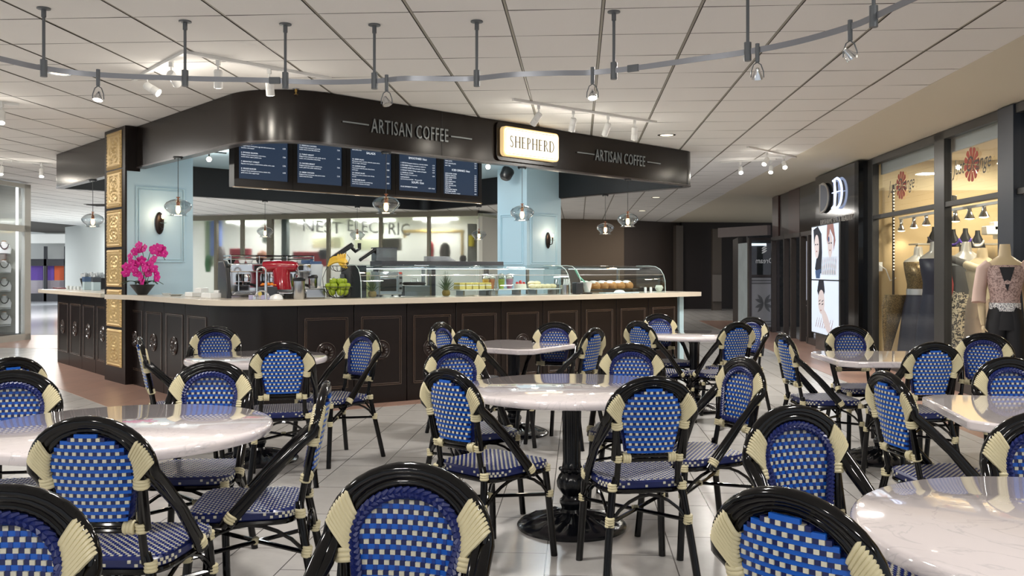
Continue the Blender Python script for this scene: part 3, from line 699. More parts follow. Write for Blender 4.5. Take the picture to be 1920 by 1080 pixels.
    mb = MB(); ring = outline(.95, 28); mb.tube([(x, y, .408) for x, y in ring], .0115, 8, closed=True)
    mb.build('seat_frame', BLK, t, world=False)
    for (sx, p) in ((-1, 0), (1, 0), (-1, 1), (1, 1)):
        if p == 0: pts = [(sx*.175, .172, .42), (sx*.185, .190, .25), (sx*.198, .212, .0)]
        else: pts = [(sx*.131, -.199, .47), (sx*.150, -.205, .42), (sx*.172, -.236, .25), (sx*.200, -.285, .0)]
        MB().tube(pts, .0162, 10).build('leg', BLK, t, world=False)
    mb = MB(); fl, fr, rl, rr_ = (-.186, .190, .29), (.186, .190, .29), (-.168, -.228, .29), (.168, -.228, .29)
    mb.tube([fl, rr_], .0085, 6); mb.tube([fr, rl], .0085, 6)
    for a, b in ((fl, fr), (rl, rr_), (fl, rl), (fr, rr_)):
        a, b = Vector(a), Vector(b); mid = (a+b)/2; mb.tube([a+(b-a)*t_+Vector((0, 0, .112*math.sin(PI*t_)**.8)) for t_ in [k/8 for k in range(9)]], .0075, 6)
    mb.build('stretcher', BLK, t, world=False)
    return t
# (x of top of back, y of top, facing angle clockwise from straight away, optional depth, description)
CH = [
 (1225, 712, -9, None, 'seen from behind at the near side of the central round table'),
 (838, 697, 42, None, 'turned away right, at the left of the central round table'),
 (1396, 674, -112, None, 'facing left, at the right of the central round table'),
 (1185, 648, -168, None, 'facing us behind the right half of the central round table'),
 (850, 650, 152, None, 'facing us behind the left edge of the central round table'),
 (165, 796, 2, 2.62, 'seen from behind, nearest side of the large left round table'),
 (612, 722, -98, None, 'seen edge-on facing left, beside the large left round table'),
 (398, 682, 176, None, 'facing us behind the right part of the large left table'),
 (26, 700, 164, None, 'facing us, cut by the left frame edge behind the large table'),
 (22, 675, -58, None, 'showing only its dark arch at the left edge of the photo'),
 (10, 922, 176, None, 'cut by the bottom left corner, facing the camera'),
 (405, 620, 172, 6.95, 'facing us behind the round table nearest the kiosk corner'),
 (262, 636, 64, None, 'seen from its side, facing right, before the medallion panels'),
 (530, 645, -14, None, 'seen from behind, near side of the kiosk corner round table'),
 (684, 622, -142, None, 'standing clear before the kiosk, facing left to a round table'),
 (874, 622, 48, None, 'turned away right, left of the square table by the kiosk'),
 (825, 607, 118, None, 'small and facing right, behind two chairs near the kiosk panels'),
 (1042, 607, -164, None, 'facing us behind the square table by the kiosk'),
 (1116, 618, -58, None, 'turned away left, right of the square table by the kiosk'),
 (1197, 605, 52, None, 'turned away right, at the left of the farthest round table'),
 (1234, 594, 165, 8.95, 'facing us behind the farthest round table'),
 (1384, 607, -24, None, 'seen from behind at the right of the farthest round table'),
 (1412, 597, -128, None, 'facing left, partly hidden at the right of the farthest table'),
 (1468, 628, 86, None, 'seen edge-on facing right, left of the spa-side square table'),
 (1590, 615, 178, 7.05, 'facing us behind the square table before the spa'),
 (1752, 646, -6, None, 'seen from behind, near right of the spa-side square table'),
 (1848, 628, -132, None, 'facing left, in front of the dress shop mannequins'),
 (1660, 702, 84, None, 'seen edge-on facing right, left of the right-edge square table'),
 (1888, 675, 176, None, 'facing us behind the right-edge square table'),
 (1966, 797, -166, 2.72, 'cut by the right frame edge, behind the front marble table'),
 (1484, 768, 160, None, 'facing us at the left of the front right marble table'),
 (1478, 930, 47, None, 'turned away right, its arch nearest us at lower right'),
 (772, 880, -166, None, 'large in the foreground at bottom centre, facing the camera'),
]
proto = None
for (x, y, phi, D, desc) in CH:
    if D is None: D = F*(.886-HC)/(HY-y)
    X = (x-CX)/F*D; ph = math.radians(phi); yl = yb(.886)
    ox = X-yl*math.sin(ph); oy = D-yl*math.cos(ph)
    lab = 'blue woven chair '+desc; assert len(lab.split()) <= 16, lab
    if proto is None: proto = make_chair(lab, (ox, oy, 0), phi)
    else: dup(proto, (ox, oy, 0), -ph, lab)
# ------------------------------------------------------------------ tables
def tbase(t, H):
    def mod(r, z, a):
        k = 0
        if .05 < r < .25 and z < .075: k = .007*math.cos(22*a+r*30)+.005*math.cos(9*a)
        return (r, max(z+k, z*.4)) if z < .075 else ((r*(1+.05*math.cos(10*a)), z) if z > .33 or (.17 < z < .26) else (r, z))
    prof = [(.283, 0), (.285, .012), (.275, .022), (.255, .030), (.22, .040), (.17, .052), (.12, .062), (.085, .072), (.060, .080), (.052, .095), (.056, .11), (.064, .125), (.062, .14), (.05, .15), (.046, .165),
            (.056, .18), (.072, .205), (.076, .235), (.068, .265), (.052, .285), (.060, .292), (.062, .302), (.05, .312), (.044, .34), (.046, .5), (.048, H-.10), (.06, H-.07), (.07, H-.06)]
    MB().lathe(prof, 72, mod=mod).build('cast_iron_base', IRON, t, world=False)
    mb = MB()
    for k in range(8): a = 2*PI*k/8; mb.ball((.058*math.cos(a), .058*math.sin(a), .297), .012, 8, 6)
    mb.build('collar', IRON, t, world=False)
    mb = MB()
    for k in range(4): mb.box((0, 0, H-.052), (.40, .035, .014), rz=k*PI/2+PI/4)
    mb.build('bracket', IRON, t, world=False)
def round_table(x, D, R, label, X=None):
    X = (x-CX)/F*D if X is None else X; H = .73
    t = thing('round_table', label, 'table', (X, D, 0), random.uniform(0, 1), group='marble bistro tables')
    MB().lathe([(R-.02, H-.044), (R-.006, H-.040), (R, H-.030), (R, H-.014), (R-.005, H-.005), (R-.016, H)], 96).build('table_top', MARBLE, t, world=False)
    tbase(t, H); return t
def square_table(X, D, L, ang, label):
    H = .73; t = thing('square_table', label, 'table', (X, D, 0), ang, group='marble bistro tables')
    c = .09; h = L/2; P = [(h-c, -h), (h, -h+c), (h, h-c), (h-c, h), (-h+c, h), (-h, h-c), (-h, -h+c), (-h+c, -h)]
    MB().prism(P, H-.042, H).build('table_top', MARBLE, t, world=False, bevel=.010); tbase(t, H); return t
round_table(1072, 4.63, .57, 'round white marble table at the centre on an ornate black iron foot')
round_table(232, 3.457, .56, 'large round marble table at the left, reflecting the pink orchid')
round_table(0, 2.05, .56, 'round marble table filling the lower right corner, nearest the camera at right', X=1.35)
round_table(482, 6.24, .485, 'small round marble table near the kiosk corner')
round_table(1302, 8.5, .49, 'farthest round marble table, before the right end of the kiosk')
round_table(0, 1.178, .575, 'round marble table of which only the far rim shows at the bottom edge', X=-.5)
square_table(-.08, 7.27, .80, -.59, 'square marble table with cut corners standing before the middle kiosk panels')
square_table(2.53, 6.26, .82, -.03, 'square marble table with cut corners in front of the spa posters')
square_table(2.27, 3.84, .86, -.17, 'square marble table with cut corners at the right edge of the photo')
# ------------------------------------------------------------------ things on the kiosk counter
def lpos(x, d, z=1.055):                                          # the same on the left face
    s = (x-CX)/F; o = L1-LN*d; t = (o.x-s*o.y)/(LD.x-s*LD.y); p = o-LD*t; return Vector((p.x, p.y, z)), math.atan2(LD.y, LD.x)
def at(x, y, d): p, a = cpos(x, d); return Vector((p.x, p.y, HC+(HY-y)*p.y/F)), a
def one(mb, name, m, loc, label, cat, group=None, **k): o = mb.build(name, m, loc=loc, **k); tag(o, label, cat, group); return o
ZT = 1.056
# orchid
MAG = mat('orchid_magenta', (206, 26, 140), .5, vary=.25, vscale=30); PINK = mat('orchid_edge', (232, 110, 180), .5)
p, _ = lpos(267, .02); t = thing('potted_orchid', 'magenta orchid in a wide black bowl before the left blue pier', 'plant', p)
MB().lathe([(.05, 0), (.055, .006), (.09, .055), (.130, .108), (.135, .118), (.128, .118), (.10, .09), (.001, .085)], 28, p).build('bowl', BPL, t)
mb = MB()
for k in range(9):
    a = k*.73+.3; L_ = .16+.05*(k % 3); pts = []
    for q in range(6): s_ = q/5; pts.append(p+Vector((math.cos(a)*L_*s_, math.sin(a)*L_*s_, .11+.07*math.sin(PI*s_*.8)-.03*s_)))
    mb.tube(pts, [(.002+.001, .004+.03*math.sin(PI*min(1, s_/5+.1))) for s_ in range(6)], 8, flat=(0, 0, 1))
mb.build('leaves', mat('orchid_leaf', (28, 58, 36), .4), t)
fl = []; stems = [[(0, 0, .1), (-.03, 0, .35), (-.10, 0, .47), (-.19, -.02, .36), (-.2, -.03, .22)], [(.01, 0, .1), (.02, 0, .38), (.0, 0, .52), (-.08, -.02, .56)], [(.03, 0, .1), (.05, .01, .36), (.10, 0, .52), (.2, -.02, .53), (.27, -.02, .40)], [(0, -.01, .1), (.01, -.03, .3), (.04, -.05, .32), (.05, -.07, .12)], [(.04, .0, .1), (.10, .01, .33), (.15, -.01, .26), (.14, -.03, .14)]]
for i, s_ in enumerate(stems):
    pts = [p+Vector(q) for q in s_]; mb = MB(); mb.tube(pts, .004, 6); mb.build('stem', GREEN, t)
for (x, y) in [(245, 482), (238, 500), (243, 512), (252, 505), (257, 495), (250, 472), (262, 467), (266, 460), (275, 465), (283, 466), (290, 470), (297, 464), (305, 466), (309, 475), (301, 474), (258, 512), (247, 492), (270, 495), (266, 487), (278, 503), (273, 512), (267, 520), (270, 528), (288, 503), (293, 512), (291, 521), (283, 495), (288, 486)]:
    q = Vector(((x-CX)/F*(p.y-.06+random.uniform(-.05, .05)), p.y-.07+random.uniform(-.05, .04), HC+(HY-y)*(p.y-.06)/F)); fl.append(q)
pm = None
for q in fl:
    mb = MB(); R = Matrix.Translation(q) @ Matrix.Rotation(random.uniform(-.6, .6), 4, 'Z') @ Matrix.Rotation(random.uniform(-.3, .4), 4, 'X') @ Matrix.Rotation(random.uniform(-.3, .3), 4, 'Y')
    for k in range(5):
        a = PI/2+2*PI*k/5; r_ = .040 if k in (1, 4) else .034
        mb.ball((math.cos(a)*.026, 0, math.sin(a)*.026), 1, 8, 6, (r_*(.75 if k else .55), .006, r_*(.62 if k in (1, 4) else .75)), M=R)
    mb.ball((0, -.010, -.004), .009, 6, 5, mi=1, M=R); mb.build('flower', [MAG, PINK], t)
# left end bits
p, a = lpos(172, .32); p.z = ZT
for k, (x, c_, lab) in enumerate(((163, (70, 92, 122), 'blue-topped carton on the left side worktop'), (180, (60, 66, 74), 'grey-topped carton on the left side worktop, nearer the gold column'))):
    q, a = lpos(x, .28); t = thing('carton', lab, 'box', q, a); MB().box((0, 0, .06), (.10, .10, .12)).build('body', mat('pale_carton', (168, 186, 192), .5), t, world=False, bevel=.004); MB().box((0, 0, .155), (.11, .105, .07)).build('lid', mat('carton_%d' % k, c_, .4), t, world=False, bevel=.004)
q, a = lpos(176, .5); o = one(MB().loft([(0, 0, 0, .16, .11), (.16, 0, 0, .2, .14), (.17, 0, 0, .19, .13)], 14, M=Matrix.Translation(q)), 'black_bin', BPL, q, 'black container of wrapped packets behind the two cartons', 'container')
mb = MB()
for k in range(22): mb.box((random.uniform(-.15, .15), random.uniform(-.1, .1), .19+random.uniform(-.02, .05)), (.06, .02, .05), rz=random.uniform(0, 3), M=None)
o = mb.build('wrapped_packets', [mat('clear_wrap', (200, 204, 206), .2)], world=False); o.location = q; o['label'] = 'heap of clear wrapped packets in the black container left of the gold column'; o['category'] = 'packets'; o['kind'] = 'stuff'
for k, x in enumerate((127, 134, 141, 148)):
    q, a = lpos(x, .2); one(MB().lathe([(.02, 0), (.024, .05), (.02, .052), (.001, .05)], 12, q), 'small_jar', GLASS if 0 else mat('pale_jar', (206, 214, 216), .15), q, 'small pale jar on the side worktop, '+['leftmost', 'second from left', 'third from left', 'rightmost'][k], 'jar', 'small pale jars on the side worktop')
q, a = lpos(112, .25); one(MB().box((q.x, q.y, q.z+.008), (.34, .12, .016), rz=a), 'red_tray', mat('maroon_tray', (120, 56, 60), .4), q, 'flat maroon tray at the far left of the side worktop', 'tray', bevel=.003)
WP = mat('white_porcelain', (238, 240, 240), .2)
def cup_stack(x, d, n, lab, lp=True):
    q, a = lpos(x, d) if lp else cpos(x, d); t = thing('box_stack', lab, 'boxes', q, a); return t, q
for k, (x, d, w_, h_, lab) in enumerate(((312, .12, .10, .028, 'small clear dish on the left worktop beside the orchid'), (330, .15, .16, .02, 'flat clear dish right of the orchid'), (362, .18, .14, .05, 'low white dish at the worktop curve'), (378, .35, .12, .09, 'white square tub at the worktop curve'), (396, .12, .16, .055, 'white carton nearest the worktop curve'), (410, .30, .08, .075, 'pale glass tub next to the espresso machine'))):
    q, a = lpos(x, d); mb = MB()
    if k in (0, 1): mb.lathe([(w_*.3, 0), (w_*.5, h_), (w_*.46, h_), (w_*.2, .006)], 16, q)
    else: mb.box((q.x, q.y, q.z+h_/2), (w_, w_*.8, h_), rz=a+.2)
    one(mb, 'dish' if k < 3 else 'tub', WP if k > 1 else mat('pale_jar'), q, lab, 'dish' if k < 3 else 'tub', bevel=.006 if k > 1 else 0)
# inner work bench
bo = [fpath(i, -.62)[0] for i in range(-1, 10)]; bi = [fpath(i, -1.25)[0] for i in range(-1, 10)]
mb = MB().band(bo, bi, .0, .93); o = mb.build('work_bench', STEEL, loc=(bo[0].x, bo[0].y, 0), bevel=.005); tag(o, 'stainless work bench running behind the kiosk worktop', 'bench')
ZB = .931
# espresso machine
p, a = cpos(505, .95, ZB); t = thing('espresso_machine', 'chrome espresso machine with black rounded end panels at the left of the kiosk', 'coffee machine', p, a)
def B(c, d, rz=0, M=None): return MB().box(c, d, rz, 0, M)
mb = B((0, .05, .11), (.86, .40, .10)); mb.box((0, .14, .3), (.86, .22, .30)); mb.box((0, 0, .43), (.86, .46, .09)); mb.build('body', CHROME, t, world=False, bevel=.012)
mb = B((0, -.10, .165), (.84, .26, .012))
for k in range(14): mb.box((-.38+k*.058, -.10, .175), (.02, .25, .008))
mb.build('drip_tray', STEEL, t, world=False, bevel=.002)
mb = MB()
for sx in (-1, 1):
    P = [(-.26, .04), (-.24, .2), (-.16, .44), (-.05, .5), (.26, .5), (.27, .04)]
    M_ = Matrix(((0, 0, 1, sx*.45-.02), (1, 0, 0, 0), (0, 1, 0, 0), (0, 0, 0, 1))); mb = MB().prism(P, 0, .045, M=M_); mb.build('side_panel', BPL, t, world=False, bevel=.01)
for k in range(3):
    x = -.26+k*.26; mb = MB(); mb.lathe([(.04, -.05), (.042, 0), (.035, .03), (.001, .03)], 16, (x, -.16, .34)); mb.build('group_head', CHROME, t, world=False)
    mb = MB(); mb.lathe([(.034, -.03), (.036, 0), (.001, 0)], 14, (x, -.16, .285)); mb.tube([(x, -.18, .275), (x+.02, -.24, .265), (x+.06, -.36, .245)], [.010, .012, .016], 8); mb.build('portafilter', BPL, t, world=False)
mb = MB()
for z in (.52, .555): mb.tube([(-.42, -.2, z), (.42, -.2, z), (.42, .2, z), (-.42, .2, z)], .007, 6, closed=True)
for x in (-.42, -.14, .14, .42): mb.tube([(x, -.2, .475), (x, -.2, .555)], .006, 6)
mb.build('cup_rail', CHROME, t, world=False)
for k, x in enumerate((-.36, .36)): MB().tube([(x, -.2, .40), (x, -.26, .36), (x, -.27, .2)], .006, 6).build('steam_wand', CHROME, t, world=False)
mb = B((.05, -.235, .43), (.5, .01, .05)); mb.build('control_strip', BPL, t, world=False)
ca, sa = math.cos(a), math.sin(a)
for k in range(9):
    lx, ly = -.36+k*.09, (.02 if k % 2 else .1); q = Vector((p.x+lx*ca-ly*sa, p.y+lx*sa+ly*ca, ZB+.477))
    one(MB().lathe([(.022, 0), (.036, .028), (.038, .055), (.034, .055), (.001, .02)], 14, q), 'coffee_cup', BPL if k % 3 == 0 else WP, q, ('black' if k % 3 == 0 else 'white')+' cup on the espresso machine, number %s from the left end' % ['one', 'two', 'three', 'four', 'five', 'six', 'seven', 'eight', 'nine'][k], 'cup', 'cups on the espresso machine')
# red slicer
p, a = cpos(529, .45, ZT); RED = mat('red_enamel', (150, 10, 34), .12, coat=1)
t = thing('slicing_machine', 'glossy crimson slicing machine with a round horizontal head', 'slicer', p, 0)
mb = MB(); P = [(-.17, 0, .315), (-.165, 0, .315), (-.10, 0, .318), (.0, 0, .32), (.12, 0, .318), (.165, 0, .315), (.175, 0, .31)]
MB().tube(P, [.045, .055, .058, .06, .055, .045, .02], 18).build('head', RED, t, world=False)
MB().loft([(.09, .02, 0, .095, .10), (.13, .02, 0, .09, .095), (.2, .015, 0, .082, .085), (.27, .01, 0, .09, .07), (.32, .01, 0, .09, .06)], 20).build('body', RED, t, world=False)
MB().box((0, 0, .045), (.30, .30, .03)).build('base', STEEL, t, world=False, bevel=.006)
mb = MB()
for sx in (-.12, .12):
    for sy in (-.12, .12): mb = MB(); mb.lathe([(.014, 0), (.014, .03), (.001, .03)], 10, (sx, sy, 0)); mb.build('foot', BPL, t, world=False)
MB().tube([(.17, 0, .30), (.20, -.03, .22), (.21, -.04, .12)], .009, 8).build('handle', CHROME, t, world=False)
# taps
for (x, d, H, w_, lab) in ((488, .14, .31, .085, 'tall chrome gooseneck tap'), (457, .12, .085, .13, 'low arched chrome tap left of the tall one')):
    q, a = cpos(x, d, ZT); t = thing('tap', lab, 'tap', q, 0); mb = MB(); n = 10
    P = [(-w_/2, 0, 0), (-w_/2, 0, H-w_/2)]+[(-w_/2*math.cos(PI*k/n), 0, H-w_/2+w_/2*math.sin(PI*k/n)) for k in range(n+1)]+[(w_/2, 0, H*.45 if H > .2 else .02)]
    mb.tube(P, .010 if H > .2 else .008, 10); mb.build('spout', CHROME, t, world=False); MB().lathe([(.022, 0), (.022, .03), (.012, .04), (.001, .04)], 14, (-w_/2, 0, 0)).build('base', CHROME, t, world=False)
    if H > .2: MB().tube([(w_/2, 0, .16), (w_/2, 0, .0)], .014, 10).build('spray_handle', CHROME, t, world=False)
# tumblers, jug, cups, pans
def tumbler(x, d, h_, r_, lab, lid=True, base=0):
    q, a = cpos(x, d, ZT+base); t = thing('steel_tumbler', lab, 'tumbler', q, .3); MB().lathe([(r_*.85, 0), (r_, h_*.1), (r_, h_), (.001, h_)], 24).build('body', STEEL, t, world=False)
    if lid: MB().loft([(h_, 0, 0, r_*1.08, r_*1.08), (h_+.02, 0, 0, r_*1.1, r_*1.1), (h_+.035, .01, 0, r_*.7, r_*.8)], 20).build('lid', BPL, t, world=False)
tumbler(564, .12, .175, .055, 'brushed steel pot with a black slanted lid beside the fruit basket')
tumbler(587, .35, .10, .045, 'smaller steel tumbler with a flat dark lid left of the fruit basket', base=.10)
q, a = cpos(587, .35, ZT); one(MB().box((q.x, q.y, q.z+.048), (.2, .2, .095), rz=a), 'steel_stand', STEEL, q, 'low steel stand under the smaller tumbler', 'stand', bevel=.01)
q, a = cpos(590, .75, ZB); t = thing('blender', 'tall white and clear blender behind the steel tumblers', 'blender', q, a)
MB().loft([(0, 0, 0, .09, .09), (.2, 0, 0, .08, .08), (.24, 0, 0, .06, .06)], 18).build('motor_base', WHITE, t, world=False); MB().lathe([(.05, .24), (.075, .45), (.07, .47), (.001, .47)], 18).build('jug', mat('cloudy_jug', (206, 216, 224), .1), t, world=False); MB().lathe([(.06, .47), (.06, .50), (.001, .50)], 16).build('lid', mat('blue_lid', (66, 96, 140), .4), t, world=False)
q, a = cpos(573, .9, ZB); t = thing('grinder', 'white coffee grinder with a blue hopper behind the red slicer', 'grinder', q, a); MB().box((0, 0, .2), (.13, .18, .4)).build('body', WHITE, t, world=False, bevel=.015); MB().lathe([(.05, .4), (.065, .5), (.06, .53), (.001, .53)], 16).build('hopper', mat('blue_lid'), t, world=False)
for k, (x, d, c_, lab) in enumerate(((538, .3, BPL, 'black pan on the worktop behind the steel pot, left one'), (548, .28, BPL, 'black pan on the worktop behind the steel pot, right one'))):
    q, a = cpos(x, d, ZT); t = thing('pan', lab, 'pan', q, .5); MB().lathe([(.05, 0), (.062, .05), (.058, .05), (.048, .006), (.001, .006)], 20).build('bowl', c_, t, world=False); MB().tube([(.06, 0, .045), (.16, 0, .085)], .007, 6).build('handle', STEEL, t, world=False)
q, a = cpos(518, .2, ZT); one(MB().loft([(0, q.x, q.y, .07, .06), (.03, q.x, q.y, .06, .05), (.05, q.x+.01, q.y, .02, .03)], 14, M=Matrix.Translation((0, 0, ZT))), 'folded_cloth', WP, q, 'white folded cloth on the worktop below the red slicer', 'cloth')
q, a = cpos(504, .33, ZT); t = thing('snack_tray', 'dark tub of orange crisps beside the tall tap', 'tub', q, a); MB().box((0, 0, .06), (.16, .12, .12)).build('tub', mat('dark_tub', (52, 56, 62), .4), t, world=False, bevel=.008)
q2 = q+Vector((0, 0, .121)); mb = MB()
for k in range(16): mb.ball((q2.x+random.uniform(-.06, .06), q2.y+random.uniform(-.04, .04), q2.z+.012+random.uniform(0, .02)), .016, 6, 4, (1.2, 1, .5))
o = mb.build('orange_crisps', mat('orange_crisp', (226, 130, 40), .6), loc=q2); o['label'] = 'heap of orange crisps in the dark tub beside the tall tap'; o['category'] = 'crisps'; o['kind'] = 'stuff'
q, a = cpos(438, .25, ZT); one(MB().box((q.x, q.y, q.z+.02), (.18, .10, .04), rz=a), 'lavender_box', mat('lavender_card', (176, 172, 206), .5), q, 'flat lavender box at the worktop curve', 'box', bevel=.003)
q, a = cpos(480, .22, ZT); one(MB().lathe([(.02, 0), (.022, .06), (.012, .075), (.001, .08)], 12, q), 'small_bottle', mat('yellow_liquid', (206, 186, 90), .3), q, 'small yellow bottle inside the tall tap arch', 'bottle')
# fruit basket
p, a = cpos(630, .17, ZT); t = thing('fruit_basket', 'two-tier black wire basket holding green apples and bananas', 'basket', p); WR = mat('black_wire', (18, 18, 20), .3)
mb = MB(); prof = [(.05, .008), (.10, .03), (.132, .08), (.145, .115)]
for k in range(16): a_ = 2*PI*k/16; mb.tube([(r*math.cos(a_), r*math.sin(a_), z) for r, z in prof], .0025, 5)
for r, z in ((.05, .008), (.145, .115)): mb.tube([(r*math.cos(2*PI*k/28), r*math.sin(2*PI*k/28), z) for k in range(28)], .004, 6, closed=True)
mb.build('lower_basket', WR, t, world=False)
mb = MB(); prof = [(.03, .27), (.07, .285), (.09, .325)]
for k in range(12): a_ = 2*PI*k/12; mb.tube([(.01+r*math.cos(a_), r*math.sin(a_), z) for r, z in prof], .002, 5)
for r, z in ((.03, .27), (.09, .325)): mb.tube([(.01+r*math.cos(2*PI*k/24), r*math.sin(2*PI*k/24), z) for k in range(24)], .003, 6, closed=True)
mb.build('upper_basket', WR, t, world=False)
mb = MB()
for s_ in (-1, 1): mb.tube([(s_*.145, 0, .115), (s_*.155, 0, .2), (s_*.12, 0, .29), (s_*.09, 0, .325)], .003, 6)
mb.tube([(.09, 0, .325), (.12, 0, .40), (.09, 0, .44)], .003, 6); mb.build('handle', WR, t, world=False)
AG = mat('apple_green', (146, 168, 44), .25, vary=.18, vscale=18); k = 0
spots = [(r_*math.cos(b), r_*math.sin(b), z) for (n_a, r_, z, b0) in ((5, .070, .062, .2), (7, .092, .122, 0), (1, .0, .10, 0), (5, .056, .168, .35)) for b in [b0+2*PI*i/n_a for i in range(n_a)]]
for i, (x, y, z) in enumerate(spots):
    q = p+Vector((x, y, z)); ap = MB().lathe([(.001, -.030), (.015, -.033), (.030, -.018), (.037, .004), (.032, .024), (.018, .032), (.006, .027), (.001, .022)], 18, q)
    o = ap.build('green_apple', AG, loc=q); tag(o, ['green apple low in the wire basket', 'green apple on the basket rim layer', 'green apple buried in the middle of the basket', 'green apple on top of the basket pile'][0 if i < 5 else 1 if i < 12 else 2 if i == 12 else 3]+', '+['nearest us', 'right side', 'far right', 'far side', 'far left', 'left side', 'near left'][(int((math.degrees(math.atan2(x, -y)) % 360)/51.5)) % 7], 'apple', 'green apples in the fruit basket')
    MB().tube([Vector((0, 0, .024)), Vector((.003, 0, .045))], .002, 5).build('stem', GREEN, o, world=False)
BAN = mat('banana_yellow', (222, 184, 66), .4, vary=.15, vscale=12); BT = mat('banana_tip', (70, 52, 24), .6)
def banana(o, L_, bend, R, lab, grp, r_=.018):
    pts = []; rr = []
    for k in range(11):
        s_ = k/10; an = (s_-.5)*bend; pts.append(R @ Vector((L_/bend*math.sin(an), 0, -L_/bend*(math.cos(an)-math.cos(bend/2))))); rr.append(r_*(.30 if k == 0 else .5 if k == 10 else 1 if 2 <= k <= 8 else .78))
    t_ = MB().tube([p_+o for p_ in pts], rr, 7); ob = t_.build('banana', BAN, loc=o); tag(ob, lab, 'banana', grp)
    MB().tube([pts[0], pts[0]*1.04+(pts[0]-pts[1])*.6], .006, 5).build('stem', BT, ob, world=False)
for i in range(4): banana(p+Vector((-.0, -.05+.028*i, .335+.012*i)), .2, 1.5, Matrix.Rotation(PI, 3, 'Y') @ Matrix.Rotation(-.15+.1*i, 3, 'Y'), 'ripe banana lying in the upper basket, '+['nearest us', 'second', 'third', 'farthest'][i], 'bananas lying in the upper basket')
for i in range(4): banana(p+Vector((.045+.01*i, -.04+.03*i, .375)), .16, 1.3, Matrix.Rotation(1.1+.12*i, 3, 'Y'), 'ripe banana against the basket hook, '+['nearest us', 'second', 'third', 'farthest'][i], 'bananas against the basket hook')
# pineapples
for x, lab in ((694, 'pineapple with a spiky crown left, behind the counter glass'), (836, 'pineapple with a spiky crown right, in the middle of the counter glass')):
    q, a = cpos(x, .28, ZT); t = thing('pineapple', lab, 'pineapple', q)
    MB().lathe([(.001, 0), (.030, .003), (.042, .02), (.044, .04), (.036, .062), (.02, .07), (.001, .07)], 22, mod=lambda r, z, a_: (r*(1+.06*math.cos(11*a_)*math.cos(z*260)), z)).build('fruit', mat('pineapple_skin', (130, 108, 48), .6, vary=.4, vscale=60), t, world=False)
    mb = MB()
    for k in range(52):
        a_ = k*2.4; s_ = k/52; L_ = .07+.10*s_; out_ = .095*(1-s_)+.012; z0 = .05+.09*s_
        mb.tube([(.01*math.cos(a_), .01*math.sin(a_), z0), (out_*.6*math.cos(a_), out_*.6*math.sin(a_), z0+L_*.5), (out_*1.1*math.cos(a_), out_*1.1*math.sin(a_), z0+L_*.85)], [(.003, .009), (.002, .008), (.001, .001)], 6)
    mb.build('crown', mat('pineapple_leaf', (84, 106, 76), .5), t, world=False)
# dark cabinet, card terminals
q, a = cpos(664, .42, ZT); one(MB().box((q.x, q.y, q.z+.165), (.17, .3, .33), rz=a), 'till_cabinet', BPL, q, 'tall black cabinet between the fruit basket and the glass case', 'cabinet', bevel=.004)
q, a = cpos(646, .5, ZT); one(MB().box((q.x, q.y, q.z+.12), (.10, .12, .24), rz=a), 'grey_box', mat('slate_box', (78, 82, 88), .5), q, 'slate grey box behind the fruit basket', 'box', bevel=.004)
led = [fpath(i, -.66)[0] for i in (2.0, 3, 4, 4.85)]; led2 = [fpath(i, -1.0)[0] for i in (2.0, 3, 4, 4.85)]
mb = MB().band(led, led2, 1.38, 1.44); o = mb.build('ledge', mat('dark_ledge', (58, 60, 66), .35), loc=(led[1].x, led[1].y, 1.38), bevel=.004); tag(o, 'dark grey ledge above and behind the left glass case', 'ledge')
for i, f_ in enumerate((2.1, 3.4, 4.75)):
    q = fpath(f_, -.95)[0]; MB().box((q.x, q.y, 1.155), (.06, .06, .447)).build('ledge_post', mat('dark_ledge'), o)
for k, (x, y, s_, lab) in enumerate(((640, 480, 1.0, 'black tilted card terminal on a white stand above the bananas'), (692, 478, .72, 'smaller black tilted card terminal left of the clear box'))):
    q, a = cpos(x, .8, 1.44); t = thing('card_terminal', lab, 'terminal', q, .2); M_ = Matrix.Translation((0, 0, .09*s_)) @ Matrix.Rotation(-.62, 4, 'Y')
    mb = MB(); mb.box((0, 0, 0), (.30*s_, .12*s_, .05*s_), M=M_); mb.build('body', BPL, t, world=False, bevel=.012); mb = MB(); mb.box((0, -.0, .028*s_), (.24*s_, .10*s_, .012), M=M_); mb.build('cover', WHITE, t, world=False, bevel=.004)
    mb = MB(); mb.tube([(.10*s_, 0, .15*s_), (.15*s_, 0, .10*s_), (.19*s_, 0, .13*s_), (.19*s_, 0, .19*s_)], .02*s_, 8); mb.build('hook', BPL, t, world=False); MB().box((-.02, 0, .02*s_), (.12*s_, .10*s_, .04*s_)).build('stand', WHITE, t, world=False, bevel=.004)
q, a = cpos(722, .8, 1.44); t = thing('clear_box', 'clear acrylic box on the ledge right of the card terminals', 'box', q, a)
mb = MB()
for (c_, d_) in (((0, -.07, .07), (.24, .004, .14)), ((0, .07, .07), (.24, .004, .14)), ((-.12, 0, .07), (.004, .14, .14)), ((.12, 0, .07), (.004, .14, .14))): mb.box(c_, d_)
mb.build('walls', glassmat('frosty_acrylic', (200, 206, 208), .25, .6, .2), t, world=False); MB().box((0, 0, .144), (.25, .15, .008)).build('lid', mat('dark_ledge'), t, world=False); MB().box((0, 0, .02), (.20, .12, .035)).build('contents', BPL, t, world=False)
q, a = cpos(822, .8, 1.44); t = thing('magazines', 'curled stack of papers on the dark ledge', 'papers', q, a); mb = MB()
for k in range(5): mb.loft([(.004+.011*k, -.01*k, 0, .20-.01*k, .10), (.011+.011*k, -.01*k, 0, .20-.012*k, .10)], 20)
mb.build('sheets', mat('grey_paper', (150, 156, 166), .4), t, world=False)
